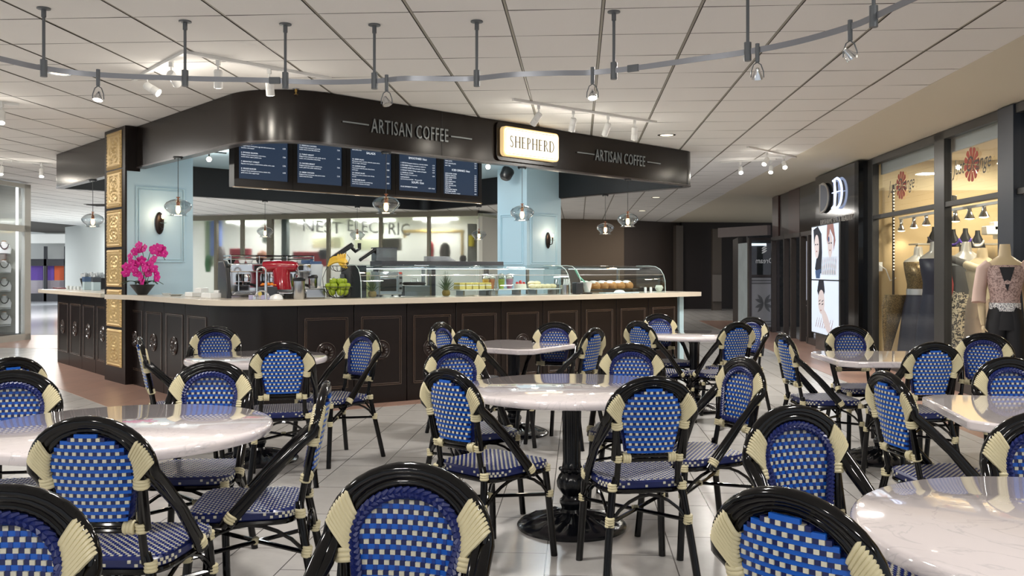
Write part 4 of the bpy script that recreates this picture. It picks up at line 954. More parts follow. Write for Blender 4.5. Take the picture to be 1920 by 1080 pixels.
# toaster oven
q, a = cpos(725, .5, ZT); t = thing('toaster_oven', 'stainless toaster oven with a dark door inside the left glass case', 'oven', q, a)
MB().box((0, 0, .145), (.26, .24, .25)).build('body', STEEL, t, world=False, bevel=.008); MB().box((-.03, -.122, .125), (.18, .008, .13)).build('door', BPL, t, world=False, bevel=.003); MB().tube([(-.11, -.145, .21), (.05, -.145, .21)], .007, 8).build('handle', CHROME, t, world=False)
mb = MB().box((.105, -.123, .15), (.045, .008, .2))
mb.build('control_panel', mat('grey_control', (120, 124, 128), .4), t, world=False)
for k in range(3): m3 = Matrix.Translation((.105, -.127, .09+.055*k)) @ Matrix.Rotation(PI/2, 4, 'X'); MB().lathe([(.014, 0), (.013, .012), (.001, .012)], 12, M=m3).build('knob', BPL, t, world=False)
MB().box((.105, -.128, .25), (.03, .004, .02)).build('red_label', mat('red_label', (200, 60, 40), .5), t, world=False)
for k in range(4): mb = MB(); mb.lathe([(.012, 0), (.012, .02), (.001, .02)], 8, ((-.11, .11)[k % 2], (-.1, .1)[k//2], 0)); mb.build('foot', BPL, t, world=False)
# sneeze-guard glass cases
def gcase(i0, i1, lab, zt=1.395, seams=()):
    p0, a0 = fpath(i0, -.1); t = thing('glass_display_case', lab, 'display case', (p0.x, p0.y, ZT))
    pf = [(.10, ZT), (.105, 1.20), (.13, 1.28), (.18, 1.345), (.26, 1.385), (.36, zt), (.60, zt)]
    n = int((i1-i0)*5)+1; idx = [i0+(i1-i0)*k/n for k in range(n+1)]; vs = []; fs = []
    for i in idx:
        for d, z in pf: q, _ = fpath(i, -d); vs.append((q.x, q.y, z))
    m = len(pf)
    for i in range(n):
        for j in range(m-1): a_ = i*m+j; fs.append((a_, a_+m, a_+m+1, a_+1))
    MB().add(vs, fs).build('curved_glass', GLASS, t)
    for e in (i0, i1):
        P = [fpath(e, -d)[0] for d, z in pf]; z = [z for d, z in pf]; Q = [(P[k].x, P[k].y, z[k]) for k in range(m)]+[(P[-1].x, P[-1].y, ZT)]
        MB().add(Q, [tuple(range(m+1))]).build('end_glass', GLASS, t); MB().tube(Q[:m], .004, 6).build('edge', mat('glass_edge', (206, 226, 222), .1, spec=1), t)
    mb = MB(); P = [(*fpath(i, -.52)[0], 1.365) for i in idx]; mb.tube(P, [(.008, .03)]*len(P), 6, flat=(0, 0, 1)); mb.tube([(*fpath(i, -.13)[0], 1.283) for i in idx], .004, 6); mb.build('top_rail', STEEL, t)
    for e in seams: q = fpath(e, -.52)[0]; MB().box((q.x, q.y, (ZT+1.36)/2), (.03, .03, 1.36-ZT), rz=a0).build('post', STEEL, t)
    mb = MB(); q0 = fpath(i0+.05, -.5)[0]; q1 = fpath(i1-.05, -.5)[0]; P = [(*fpath(i, -.45)[0], 1.352) for i in idx[1:-1]]; mb.tube(P, .004, 6); mb.build('lamp_strip', mat('case_lamp', (250, 252, 255), .5, emit=1.6), t)
    return t
gcase(1.2, 5.85, 'long curved glass case with stainless posts over the middle of the worktop', seams=(2.78, 2.92, 5.3))
gcase(6.15, 8.78, 'shorter curved glass case holding loaves at the right of the worktop', seams=(8.0,))
for i_ in (1.9, 3.5, 5.0, 7.4):
    q = fpath(i_, -.35)[0]; lamp('POINT', 'case_light', (q.x, q.y, 1.33), 1.6, .03, (1, .98, .94))
# slicer tool, plates
q, a = cpos(775, .45, ZT); t = thing('prep_tray', 'grey metal prep tray with a lifting handle in the left glass case', 'tray', q, a); MB().box((0, 0, .06), (.30, .18, .11)).build('tray', mat('steel_dull', (120, 128, 132), .35, metal=.8), t, world=False, bevel=.006)
MB().loft([(.12, 0, 0, .12, .07), (.14, 0, 0, .14, .08), (.155, 0, 0, .12, .06)], 16).build('lid', BPL, t, world=False); MB().tube([(-.04, 0, .155), (-.03, 0, .19), (.03, 0, .19), (.04, 0, .155)], .006, 6).build('handle', STEEL, t, world=False)
q, a = cpos(684, .5, ZT); one(MB().box((q.x, q.y, q.z+.13), (.09, .1, .26), rz=a), 'lime_carton', mat('lime_carton', (206, 212, 150), .5), q, 'pale lime carton behind the left pineapple', 'carton', bevel=.005)
def plate(x, d, w_, lab, z=1.115, dep=.26):
    q, a = cpos(x, d, z); t = thing('serving_tray', lab, 'tray', q, a); MB().prism(rrect(w_, dep, .03), 0, .012).build('plate', WP, t, world=False, bevel=.004)
    for sx in (-.35, .35): MB().box((sx*w_, 0, -.03), (.02, dep*.6, .058)).build('stand', STEEL, t, world=False)
    return q, a
def put(q, a, lx, ly, lz=.012): return Vector((q.x+lx*math.cos(a)-ly*math.sin(a), q.y+lx*math.sin(a)+ly*math.cos(a), q.z+lz))
YB = mat('sponge_yellow', (226, 206, 120), .7, vary=.15, vscale=40); CRM = mat('whipped_cream', (244, 240, 226), .5)
q, a = plate(883, .33, .42, 'white tray of sandwich cakes on stands in the glass case')
for k in range(5):
    c_ = put(q, a, -.16+.085*k, 0); t = thing('cake_slice', 'layered yellow cake slice, '+['leftmost on the tray', 'second on the tray', 'middle of the tray', 'fourth on the tray', 'rightmost, beside the smoothies'][k], 'cake', c_, a, group='layered cake slices on the tray'); MB().box((0, 0, .018), (.07, .14, .036)).build('sponge', YB, t, world=False, bevel=.004); MB().box((0, 0, .043), (.07, .14, .014)).build('cream', CRM, t, world=False, bevel=.004); MB().box((0, 0, .062), (.068, .135, .022)).build('top_sponge', YB, t, world=False, bevel=.006)
q, a = plate(938, .33, .56, 'white tray carrying smoothie cups in the glass case')
for k, (lx, ly, c_, lab) in enumerate(((-.22, .0, (222, 160, 50), 'layered orange smoothie cup with a domed lid, leftmost'), (-.13, .02, (226, 130, 80), 'coral smoothie cup with a domed lid, second from the left'), (-.05, -.06, (170, 186, 70), 'green smoothie cup with mint, nearest the glass'), (.02, .05, (206, 140, 170), 'pink smoothie cup behind the green one'), (.10, .0, (196, 120, 150), 'mauve smoothie cup, rightmost of the front cups'), (.16, .08, (190, 150, 180), 'pale mauve smoothie cup at the back right'))):
    c2 = put(q, a, lx, ly); t = thing('smoothie_cup', lab, 'drink', c2, 0, group='smoothie cups in the glass case'); MB().lathe([(.026, 0), (.040, .11), (.001, .11)], 18).build('drink', mat('smoothie_%d' % k, c_, .3, vary=.3, vscale=30), t, world=False)
    MB().lathe([(.029, .0), (.044, .115), (.046, .118), (.044, .125)], 18, caps=False).build('cup', GLASS, t, world=False); MB().lathe([(.044, .12), (.042, .145), (.030, .165), (.010, .175), (.001, .176)], 18, caps=False).build('dome_lid', glassmat('lid_glass', (240, 244, 246), .2, .8), t, world=False)
    MB().ball((0, 0, .125), .028, 10, 6, (1.2, 1.2, .8)).build('topping', CRM if k != 2 else GREEN, t, world=False)
c_ = put(q, a, .24, -.02); t = thing('strawberry_cake', 'cream cake with red strawberries at the right of the smoothie cups', 'cake', c_, a); MB().loft([(0, 0, 0, .075, .07), (.05, 0, 0, .07, .065), (.055, 0, 0, .06, .06)], 20).build('cream', CRM, t, world=False)
for k in range(6): b = k*1.05; MB().ball((.045*math.cos(b), .045*math.sin(b), .06), .016, 8, 6, (1, 1, 1.2)).build('strawberry', mat('strawberry', (200, 30, 36), .3), t, world=False)
MB().ball((0, 0, .075), .018, 8, 6, (1, 1, 1.2)).build('strawberry', mat('strawberry'), t, world=False)
q, a = plate(1016, .30, .42, 'white tray of pale buns at the right end of the long glass case')
for k in range(7):
    c_ = put(q, a, -.15+.075*(k % 5)+(.03 if k > 4 else 0), (.0 if k < 5 else .05), .012+(0 if k < 5 else .035)); one(MB().ball((c_.x, c_.y, c_.z+.024), .048, 14, 8, (1, .8, .58)), 'pale_bun', mat('pale_dough', (232, 218, 176), .55), c_, 'small pale bun, '+['leftmost of the front row', 'second in the front row', 'middle of the front row', 'fourth in the front row', 'rightmost of the front row', 'left one of the upper two', 'right one of the upper two'][k], 'bun', 'pale buns on the right tray')
# cutlery holders
for k, (x, d, lab) in enumerate(((922, .08, 'steel cutlery holder under the smoothie tray'), (1058, .14, 'steel cutlery holder with white handled knives between the two glass cases'), (1040, .5, 'steel cutlery holder behind the buns'))):
    q, a = cpos(x, d if k != 0 else .2, ZT); t = thing('cutlery_holder', lab, 'holder', q, a); H = .055 if k == 0 else .11; MB().lathe([(.05, 0), (.052, H), (.047, H), (.045, .006), (.001, .006)], 20).build('cylinder', STEEL, t, world=False)
    for j in range(6):
        b = j*1.05; e = Vector((.03*math.cos(b)+(.03), .03*math.sin(b), H+.05 if k else H+.01)); MB().tube([(.02*math.cos(b), .02*math.sin(b), .01), e, e*1.12], [.004, .007, .006], 6).build('knife_handle', WP if k == 1 else CHROME, t, world=False)
# black napkin holder, white cup, tray
q, a = cpos(1082, .14, ZT); one(MB().box((q.x, q.y, q.z+.07), (.11, .09, .14), rz=a), 'napkin_holder', mat('charcoal_plastic', (40, 44, 50), .4), q, 'charcoal napkin holder at the left of the loaf case', 'napkin holder', bevel=.012)
q, a = cpos(1100, .14, ZT); t = thing('white_tub', 'tapered white cup standing on a black base before the loaves', 'cup', q, a); MB().lathe([(.06, 0), (.065, .015), (.03, .022), (.001, .022)], 20).build('base', BPL, t, world=False); MB().lathe([(.035, .022), (.058, .135), (.062, .14), (.055, .14), (.03, .04), (.001, .04)], 20).build('cup', WP, t, world=False)
q, a = cpos(1160, .16, ZT); t = thing('glass_platter', 'long pale glass platter before the loaves', 'platter', q, a); MB().prism(rrect(.62, .13, .04), 0, .012).build('platter', mat('pale_glass_plate', (196, 216, 226), .1), t, world=False, bevel=.004); MB().loft([(.012, 0, 0, .09, .05), (.035, 0, 0, .06, .03), (.04, 0, 0, .02, .01)], 16).build('wrap', WP, t, world=False)
for k, (x, lab) in enumerate(((1212, 'small clear shaker at the right of the loaf case'), (1222, 'slim pale shaker beside it'))):
    q, a = cpos(x, .1, ZT); one(MB().lathe([(.016, 0), (.016, .06), (.012, .07), (.001, .07)], 12, q), 'shaker', mat('pale_jar'), q, lab, 'shaker')
q, a = cpos(1238, .35, ZT); one(MB().loft([(ZT, q.x, q.y, .03, .03), (ZT+.05, q.x, q.y, .055, .05), (ZT+.085, q.x, q.y, .04, .04)], 16), 'cream_roll', CRM, q, 'small cream pastry alone at the right end of the loaf case', 'pastry')
# loaves
q, a = cpos(1140, .38, ZT+.05); t = thing('bread_board', 'dark raised board under the row of sugared loaves', 'board', q, a); MB().box((0, 0, -.008), (.92, .20, .016)).build('board', BPL, t, world=False, bevel=.004)
for sx in (-.4, .4): MB().box((sx, 0, -.033), (.03, .15, .034)).build('foot', BPL, t, world=False)
BR_ = mat('baked_crust', (176, 122, 66), .6, vary=.35, vscale=22); SUG = mat('icing_sugar', (238, 236, 230), .7)
for k in range(6):
    c_ = put(q, a, -.37+.145*k, 0, .001); t = thing('sugared_loaf', 'golden loaf dusted with icing sugar, '+['leftmost of the row', 'second from the left', 'third from the left', 'third from the right', 'second from the right', 'rightmost of the row'][k], 'loaf', c_, a, group='sugared loaves in the right glass case')
    MB().loft([(0, 0, 0, .060, .085), (.03, 0, 0, .070, .095), (.06, 0, 0, .066, .088), (.085, 0, 0, .045, .06), (.095, 0, 0, .015, .02)], 18).build('crust', BR_, t, world=False); MB().loft([(.072, 0, .008, .062, .080), (.09, 0, .008, .048, .062), (.102, 0, .008, .018, .025)], 18).build('sugar', SUG, t, world=False)
t = thing('serving_tongs', 'mint green and steel tongs leaning at the left end of the loaf case', 'tongs', at(1080, 540, .3)[0]); q = at(1078, 515, .3)[0]; MB().tube([q+Vector((0, 0, .06)), q+Vector((.05, 0, -.03)), q+Vector((.12, 0, -.10))], [(.012, .016)]*3, 8).build('grip', mat('mint_plastic', (120, 190, 160), .4), t)
# ------------------------------------------------------------------ ceiling fixtures
HR = 1.31
def rp(x, y): return pz(x, y, HC+HR) if y < HY else None
def up(x, y, h): D = F*h/(HY-y); return Vector(((x-CX)/F*D, D, HC+h))
mono = thing('curved_track_light', 'long wavy silver monorail track light hanging from the ceiling across the seating', 'track light', up(894, 147, HR))
ctl = [(-60, 96), (0, 110), (82, 128), (184, 140), (347, 147), (480, 150), (600, 154), (702, 152), (760, 147), (850, 148), (894, 147), (960, 140), (1050, 137), (1110, 136), (1187, 128), (1300, 112), (1402, 97), (1500, 77), (1594, 50), (1640, 31), (1715, -4), (1800, -40)]
P = [up(x, y, HR) for x, y in ctl]; sm_ = []
for i in range(len(P)-1):
    a, b, c, d = P[max(i-1, 0)], P[i], P[i+1], P[min(i+2, len(P)-1)]
    for k in range(6):
        t = k/6; sm_.append(.5*((2*b)+(c-a)*t+(2*a-5*b+4*c-d)*t*t+(-a+3*b-3*c+d)*t**3))
sm_.append(P[-1])
mb = MB(); o1 = []; o2 = []
for i, p in enumerate(sm_):
    d = (sm_[min(i+1, len(sm_)-1)]-sm_[max(i-1, 0)]).normalized(); n = Vector((-d.y, d.x, 0))*.003; o1.append(p+n); o2.append(p-n)
MB().band(o2, o1, HC+HR-.017, HC+HR+.017).build('rail', ALU, mono)
for (x, y) in [(82, 128), (347, 147), (535, 151), (702, 152), (894, 147), (1151, 133), (1402, 97), (1638, 31)]:
    p = up(x, y, HR); mb = MB(); z1 = CEIL-p.z
    mb.lathe([(.001, -.055), (.022, -.055), (.022, .055), (.001, .055)], 14, p); mb.lathe([(.010, .055), (.010, z1-.03)], 10, p)
    mb.lathe([(.015, z1-.06), (.015, z1-.012), (.042, z1-.008), (.042, z1-.001), (.001, z1)], 20, p); mb.build('hanger', DALU, mono)
for x, y in ((515, 151), (1187, 128)):
    p = up(x, y, HR); q = up(x+12, y-(0 if x < 600 else 1.5), HR); d = (q-p).normalized(); MB().box(p, (.075, .018, .044), rz=math.atan2(d.y, d.x)).build('connector', DALU, mono)
def yoke(x, y, aim, lit, par, k=1):
    p = up(x, y, HR); M = Matrix.Translation(p); mb = MB()
    mb.lathe([(.001, -.075), (.013, -.075), (.013, .035), (.001, .035)], 12, p)
    for s in (-1, 1): mb.tube([p+Vector((0, 0, -.075)), p+Vector((s*.022, 0, -.09)), p+Vector((s*.036, 0, -.13)), p+Vector((s*.038, 0, -.165))], .0035, 6)
    h = mb.build('lamp_head', DALU, par); a = Vector(aim).normalized(); R = Vector((0, 0, -1)).rotation_difference(a).to_matrix().to_4x4(); M2 = Matrix.Translation(p+Vector((0, 0, -.155))) @ R
    MB().lathe([(.010, .045), (.016, .03), (.030, -.005), (.034, -.018), (.030, -.018), (.022, -.005)], 20, M=M2, caps=False).build('reflector', CHROME, h)
    MB().lathe([(.001, -.012), (.029, -.013), (.029, -.016), (.001, -.02)], 18, M=M2).build('bulb', SPOTM if lit else mat('dull_lamp_face', (180, 178, 170), .3), h)
    if lit: lamp('SPOT', 'rail_spot', M2 @ Vector((0, 0, -.04)), 26, .03, (1, .94, .84), target=M2 @ Vector((0, 0, -2)), spot=75, blend=.8)
yoke(184, 140, (0, -.35, -1), 1, mono); yoke(725, 150, (.3, -.2, -1), 0, mono); yoke(1111, 136, (0, -.4, -1), 1, mono); yoke(1594, 50, (.9, .1, -1), 1, mono); yoke(1420, 93, (.1, .5, -1), 0, mono)
def can_light(t, p, aim, lit=True, power=30, r=.034, L=.12, col=(1, .93, .82)):   # white cylinder head hanging from a ceiling track
    mb = MB(); mb.box(p+Vector((0, 0, -.03)), (.03, .03, .06)); q = p+Vector((0, 0, -.12)); mb.tube([p+Vector((0, 0, -.05)), q], .007, 8)
    a = Vector(aim).normalized(); R = Vector((0, 0, -1)).rotation_difference(a).to_matrix().to_4x4(); M = Matrix.Translation(q) @ R
    mb.lathe([(.001, .02), (r*.8, .022), (r, .012), (r, -L*.45), (r*.96, -L*.47), (r*1.02, -L*.5), (r*1.02, -L), (r*.85, -L-.002), (r*.8, -L+.02), (.001, -L+.02)], 20, M=M)
    h = mb.build('lamp_head', WHITE, t); MB().lathe([(.001, -L+.018), (r*.78, -L+.016), (r*.8, -L+.005), (.001, -L-.004)], 18, M=M).build('bulb', SPOTM, h)
    if lit: lamp('POINT', 'head_spill', M @ Vector((0, 0, -L-.04)), power*.11, .03, col)
    if lit: lamp('SPOT', 'track_spot', M @ Vector((0, 0, -L-.03)), power, .03, col, target=M @ Vector((0, 0, -2)), spot=100, blend=1)
def track(t, a, b): 
    d = (b-a); MB().box((a+b)/2-Vector((0, 0, .012)), (d.length, .035, .024), rz=math.atan2(d.y, d.x)).build('track', WHITE, t)
def cz(x, y): return up(x, y, CEIL-HC)
t = thing('ceiling_track_light', 'white L-shaped ceiling track light with four heads above the curved canopy corner', 'track light', cz(347, 95))
track(t, cz(250, 147), cz(347, 95)); track(t, cz(347, 95), cz(620, 145))
can_light(t, cz(276, 135), (.9, -.1, -.55), power=26); can_light(t, cz(321, 112), (.1, .9, -.5), power=26); can_light(t, cz(409, 108), (-.1, .35, -1), power=26); can_light(t, cz(505, 125), (.0, .3, -1), power=26)
t = thing('ceiling_track_light', 'straight white ceiling track light with four heads above the SHEPHERD sign', 'track light', cz(1096, 206))
track(t, cz(962, 185), cz(1230, 227))
for x, y, aim in ((1010, 194, (-.5, .5, -.7)), (1075, 204, (-.15, .5, -1)), (1140, 214, (-.35, .5, -1)), (1190, 222, (.0, .5, -1))): can_light(t, cz(x, y), aim, power=24)
t = thing('ceiling_track_light', 'white ceiling track light with glaring heads right of the canopy end', 'track light', cz(1445, 285))
track(t, cz(1402, 274), cz(1492, 293))
for x, y, aim in ((1438, 283, (-.6, -.7, -.8)), (1470, 290, (-.1, -.8, -.7))): can_light(t, cz(x, y), aim, power=16)
t = thing('ceiling_track_light', 'small pair of bright ceiling heads farther back, right of the canopy end', 'track light', cz(1410, 305))
track(t, cz(1350, 303), cz(1455, 297))
for x, y, aim in ((1388, 301, (-.1, -.9, -.8)), (1446, 299, (-.3, -.8, -.9))): can_light(t, cz(x, y), aim, power=12)
for (x, y, nm) in ((3, 190, 'glaring white ceiling spotlight at the left edge, nearest the camera'), (78, 305, 'glaring white ceiling spotlight left of the canopy'), (2, 300, 'farther white ceiling spotlight at the left edge above the jewellery case')):
    t = thing('ceiling_spotlight', nm, 'spotlight', cz(x, y)); track(t, cz(x, y)-Vector((.3, .3, 0)), cz(x, y)+Vector((.1, .12, 0)))
    can_light(t, cz(x, y), (.25, -.5, -1), power=26)
    if y == 190: can_light(t, cz(x, y)-Vector((.12, .1, 0)), (.3, -.6, -1), lit=False)
for x, y, D_ in ((392, 286, 12.5), (915, 300, 13.4)):
    p = Vector(((x-CX)/F*D_, D_, CEIL-.014)); t = thing('kiosk_spotlight', 'small bright spotlight on the kiosk ceiling '+('left of the menu screens' if x < 500 else 'right of the menu screens'), 'spotlight', p)
    mb = MB(); mb.tube([p, p+Vector((0, 0, -.1))], .01, 8); mb.box(p-Vector((0, 0, .008)), (.5, .03, .014), rz=.75); mb.build('mount', BPL, t)
    MB().ball(p+Vector((0, 0, -.115)), .035, 12, 8).build('bulb', SPOTM, t); lamp('POINT', 'kiosk_spot', p+Vector((0, -.05, -.2)), 14, .04, (1, .95, .88))
# added cool fill light over the kiosk work area, no fixtures
for x, y in ((-2.6, 11.0), (-1.2, 12.6), (.3, 12.2), (-3.6, 12.6), (-1.6, 14.8)): lamp('AREA', 'kiosk_fill', (x, y, CEIL-.03), 22, .3, (.86, .94, 1))
for (x, y, r_, lab) in ((112, 137, .085, 'lit round downlight recessed in the ceiling behind the left end of the monorail'), (1250, 253, .10, 'lit round downlight above the right end of the canopy'), (1230, 370, .10, 'small square downlight nearer, in the dim ceiling'), (1204, 395, .11, 'small downlight farther, in the dim ceiling')):
    p = cz(x, y); t = thing('recessed_downlight', lab, 'ceiling light', p)
    MB().lathe([(r_*.8, -.004), (r_, -.006), (r_+.015, -.002), (r_+.015, .002), (r_*.8, .002)], 28, p, caps=False).build('rim', CHROME, t)
    MB().lathe([(.001, -.005), (r_*.82, -.005), (r_*.82, .0), (.001, 0)], 28, p).build('lens', mat('downlight_lens', (255, 240, 210), .5, emit=1.6 if y < 300 else .9), t)
p = cz(555, 166); t = thing('fire_sprinkler', 'small brass fire sprinkler in front of the canopy fascia', 'sprinkler', p)
MB().lathe([(.001, -.004), (.03, -.006), (.032, 0)], 16, p).build('escutcheon', ALU, t)
MB().lathe([(.012, -.004), (.012, -.03), (.006, -.032), (.006, -.05), (.02, -.052), (.02, -.055), (.001, -.056)], 12, p).build('head', mat('brass', (170, 140, 80), .3, metal=.8), t)
def vent(p, w_, l_, lab):
    t = thing('ceiling_vent', lab, 'vent', p)
    MB().box(p+Vector((0, 0, -.006)), (w_, l_, .012), rz=-TH).build('frame', mat('vent_grey', (96, 92, 86), .6), t)
    mb = MB()
    for k in range(7): mb.box(W(*[p.x*math.cos(TH)-p.y*math.sin(TH), p.x*math.sin(TH)+p.y*math.cos(TH)-l_*.4+k*l_*.13])+Vector((0, 0, p.z-.018)), (w_*.86, l_*.05, .014), rz=-TH)
    mb.build('louvre', mat('vent_dark', (50, 47, 44), .6), t)
vent(cz(1447, 353), .6, .95, 'dark square ceiling vent in front of the spa'); vent(cz(190, 384), .6, .6, 'small dark ceiling vent behind the gold-tiled pier')
# ------------------------------------------------------------------ right-hand shops
FR = mat('charcoal_frame', (58, 57, 56), .35, metal=.3); FRB = mat('navy_frame', (38, 44, 56), .4)
U = 4.2
def vx(x, u=U):      # v on the plane at offset u for pixel column x
    s = (x-CX)/F; c, sn = math.cos(TH), math.sin(TH); return u*(c+s*sn)/(s*c-sn)
def wbox(mb, u0_, u1_, v0_, v1_, z0, z1, mi=0):
    q = [W(u0_, v0_), W(u1_, v0_), W(u1_, v1_), W(u0_, v1_)]; return mb.prism([(p.x, p.y) for p in q], z0, z1, mi)
va, vb, vc, vd, ve = vx(1627), vx(1640), vx(1766), vx(1896), vx(1912)
sf = thing('dress_shop_front', 'dark framed glass shopfront of the dress shop with a transom bar', 'shopfront', W(U, 11, 0))
mb = MB()
wbox(mb, U-.03, U+.06, vb, va, 0, 2.92); wbox(mb, U-.03, U+.06, vx(1775), vx(1756), 0, 2.92)
wbox(mb, U-.03, U+.06, 4.2, va, 2.84, 2.93); wbox(mb, U-.02, U+.05, 4.2, va, 2.06, 2.12); wbox(mb, U-.03, U+.06, 4.2, va, 0, .12)
mb.build('frame', FR, sf, bevel=.004)
mb = MB(); wbox(mb, U-.05, U+.08, vx(1910), vx(1880), 0, 2.93); mb.build('corner_post', FRB, sf, bevel=.004)
for (x0, x1) in ((1640, 1756), (1775, 1880), (1912, None)):
    v1_, v0_ = vx(x0), (vx(x1) if x1 else 4.2)
    for z0, z1 in ((.12, 2.06), (2.12, 2.84)):
        a, b = W(U+.01, v0_), W(U+.01, v1_); MB().add([(a.x, a.y, z0), (b.x, b.y, z0), (b.x, b.y, z1), (a.x, a.y, z1)], [(0, 1, 2, 3)]).build('glass_pane', PANE, sf)
VW = 13.0
mb = MB(); wbox(mb, U, 9.5, VW, VW+.1, 0, 2.48); wbox(mb, 9.4, 9.5, 3, VW, 0, 2.48); struct('wall_shop_back', mb, mat('tan_shop_wall', (196, 172, 130), .7, vary=.05))
mb = MB(); wbox(mb, U, 9.5, VW, VW+.1, 2.48, 3.3); wbox(mb, 9.4, 9.5, 3, VW, 2.48, 3.3); struct('wall_shop_upper', mb, mat('cream_shop_wall', (224, 208, 172), .7))
mb = MB(); wbox(mb, U+.14, 9.5, 3, VW, 2.90, 2.98); struct('ceiling_shop', mb, mat('shop_ceiling', (228, 218, 196), .7))
mb = MB(); wbox(mb, U+.08, 9.5, 3, VW, .0, .1); struct('floor_shop', mb, mat('shop_floor', (120, 108, 96), .5))
mb = MB(); wbox(mb, U+.1, U+.13, 4, VW-.05, 2.70, 2.92); struct('trim_shop_bulkhead', mb, mat('grey_bulkhead', (176, 182, 184), .5))
for (u_, v_, pw) in ((5.6, 11.9, 90), (5.9, 9.8, 90), (6.5, 7.6, 70)): lamp('AREA', 'shop_fill', W(u_, v_, 2.86), pw, .4, (1, .88, .68))  # unseen fill lights added to brighten the tan shop walls
def logo(px_, py_, z, dia, lab, k):
    v_ = vx(px_); o = W(U-.006, v_, z); n = W(-1, 0)-W(0, 0); xd = W(0, -1)-W(0, 0)
    t = thing('window_decal', lab, 'decal', o, group=None); M = frameM(o, xd, n); mb = MB(); R = dia/2
    for q in range(12):
        a = 2*PI*q/12+.13; pts = [(.05*R*math.cos(a), .05*R*math.sin(a))]
        for (rr, da) in ((.75, -.19), (.9, -.21), (.98, -.13), (1, 0), (.98, .13), (.9, .21), (.75, .19)): pts.append((R*rr*math.cos(a+da), R*rr*math.sin(a+da)))
        mb.prism(pts, 0, .002, M=M)
    mb.build('orange_slice', mat('decal_red', (142, 52, 36), .6), t)
    mb = MB()
    for (tx, x0, w_) in (('Just', -.46, .30), ('Orange', -.14, .60)):
        vs, fs = textmesh(tx, .24, .0, shear=.35, align='LEFT', xs=1); ww = max(v[0] for v in vs); mb.add([(v[0]/ww*w_+x0, v[1]-.07, .004) for v in vs], fs, 0, M)
    mb.build('lettering', mat('decal_black', (20, 18, 18), .5), t, smooth=False)
logo(1691, 347, 2.446, .37, 'red orange-slice Just Orange decal on the left upper pane', 0); logo(1823, 309, 2.468, .375, 'red orange-slice Just Orange decal on the right upper pane', 1)
# spa block
SB = mat('black_granite', (20, 22, 26), .12, vary=.2, vscale=4, coat=.3)
v15, v13 = vx(1529, 4.04), vx(1602, 4.04)
mb = MB(); wbox(mb, 4.04, 4.6, VW+.12, v15, 0, 2.925); wbox(mb, 4.04, 4.19, v13, VW+.12, 0, 2.925); struct('wall_spa_block', mb, SB, bevel=.004)
def spaM(x, z, u=4.035): o = W(u, vx(x, u), z); return frameM(o, W(0, -1), W(-1, 0)), o
M, o = spaM(1563, 2.0); t = thing('spa_sign', 'spa sign with big silver and glowing white letters on black stone', 'sign', o)
mb = MB(); Lw = vx(1525, 4.035)-vx(1600, 4.035)
vs, fs = textmesh('DRSHAMS SPA & BEAUTY', .2, .006); w_ = max(v[0] for v in vs)*2; M1, _ = spaM(1567, 2.15); mb.add([(v[0]/w_*1.75, v[1]*.62-.06, v[2]) for v in vs], fs, 0, M1)
mb.build('small_lettering', mat('silver_letter', (176, 172, 168), .35, metal=.5), t, smooth=False)
def bigD(mb, M, x0, w_, h, flip=False, th=.045, fill=False):
    s = -1 if flip else 1; P = [(0, h/2)]; n = 14
    for k in range(n+1): a = PI/2-PI*k/n; P.append((s*(w_*.25+w_*.75*math.cos(a)), h/2*math.sin(a)))
    P.append((0, -h/2)); P = [(x0+a, b) for a, b in P]
    if fill: mb.prism(P, .0, .03, M=M)
    else: mb.tube([(a, b, .03) for a, b in P], [(.016, th/2)]*len(P), 6, closed=True, flat=(0, 0, 1), M=M)
hb = .46
M1, _ = spaM(1548, 2.53); mb = MB(); bigD(mb, M1, -.22, .5, hb); mb.build('letter', mat('silver_letter'), t); mb = MB(); bigD(mb, M1, -.22, .5, hb, fill=True); mb.build('letter_face', mat('letter_grey', (96, 100, 112), .4), t)
M1, _ = spaM(1568, 2.54); mb = MB(); bigD(mb, M1, .02, .38, hb); mb.tube([(-.12, -.22, .03), (.02, -.18, .03), (.07, 0, .03), (.0, .20, .03), (-.08, .21, .03)], [(.016, .02)]*5, 6, flat=(0, 0, 1), M=M1); mb.box((.1, .02, .03), (.42, .012, .02), M=M1); mb.build('glowing_letter', mat('glow_letter', (200, 216, 255), .5, emit=1.6), t, label='white glowing letter')
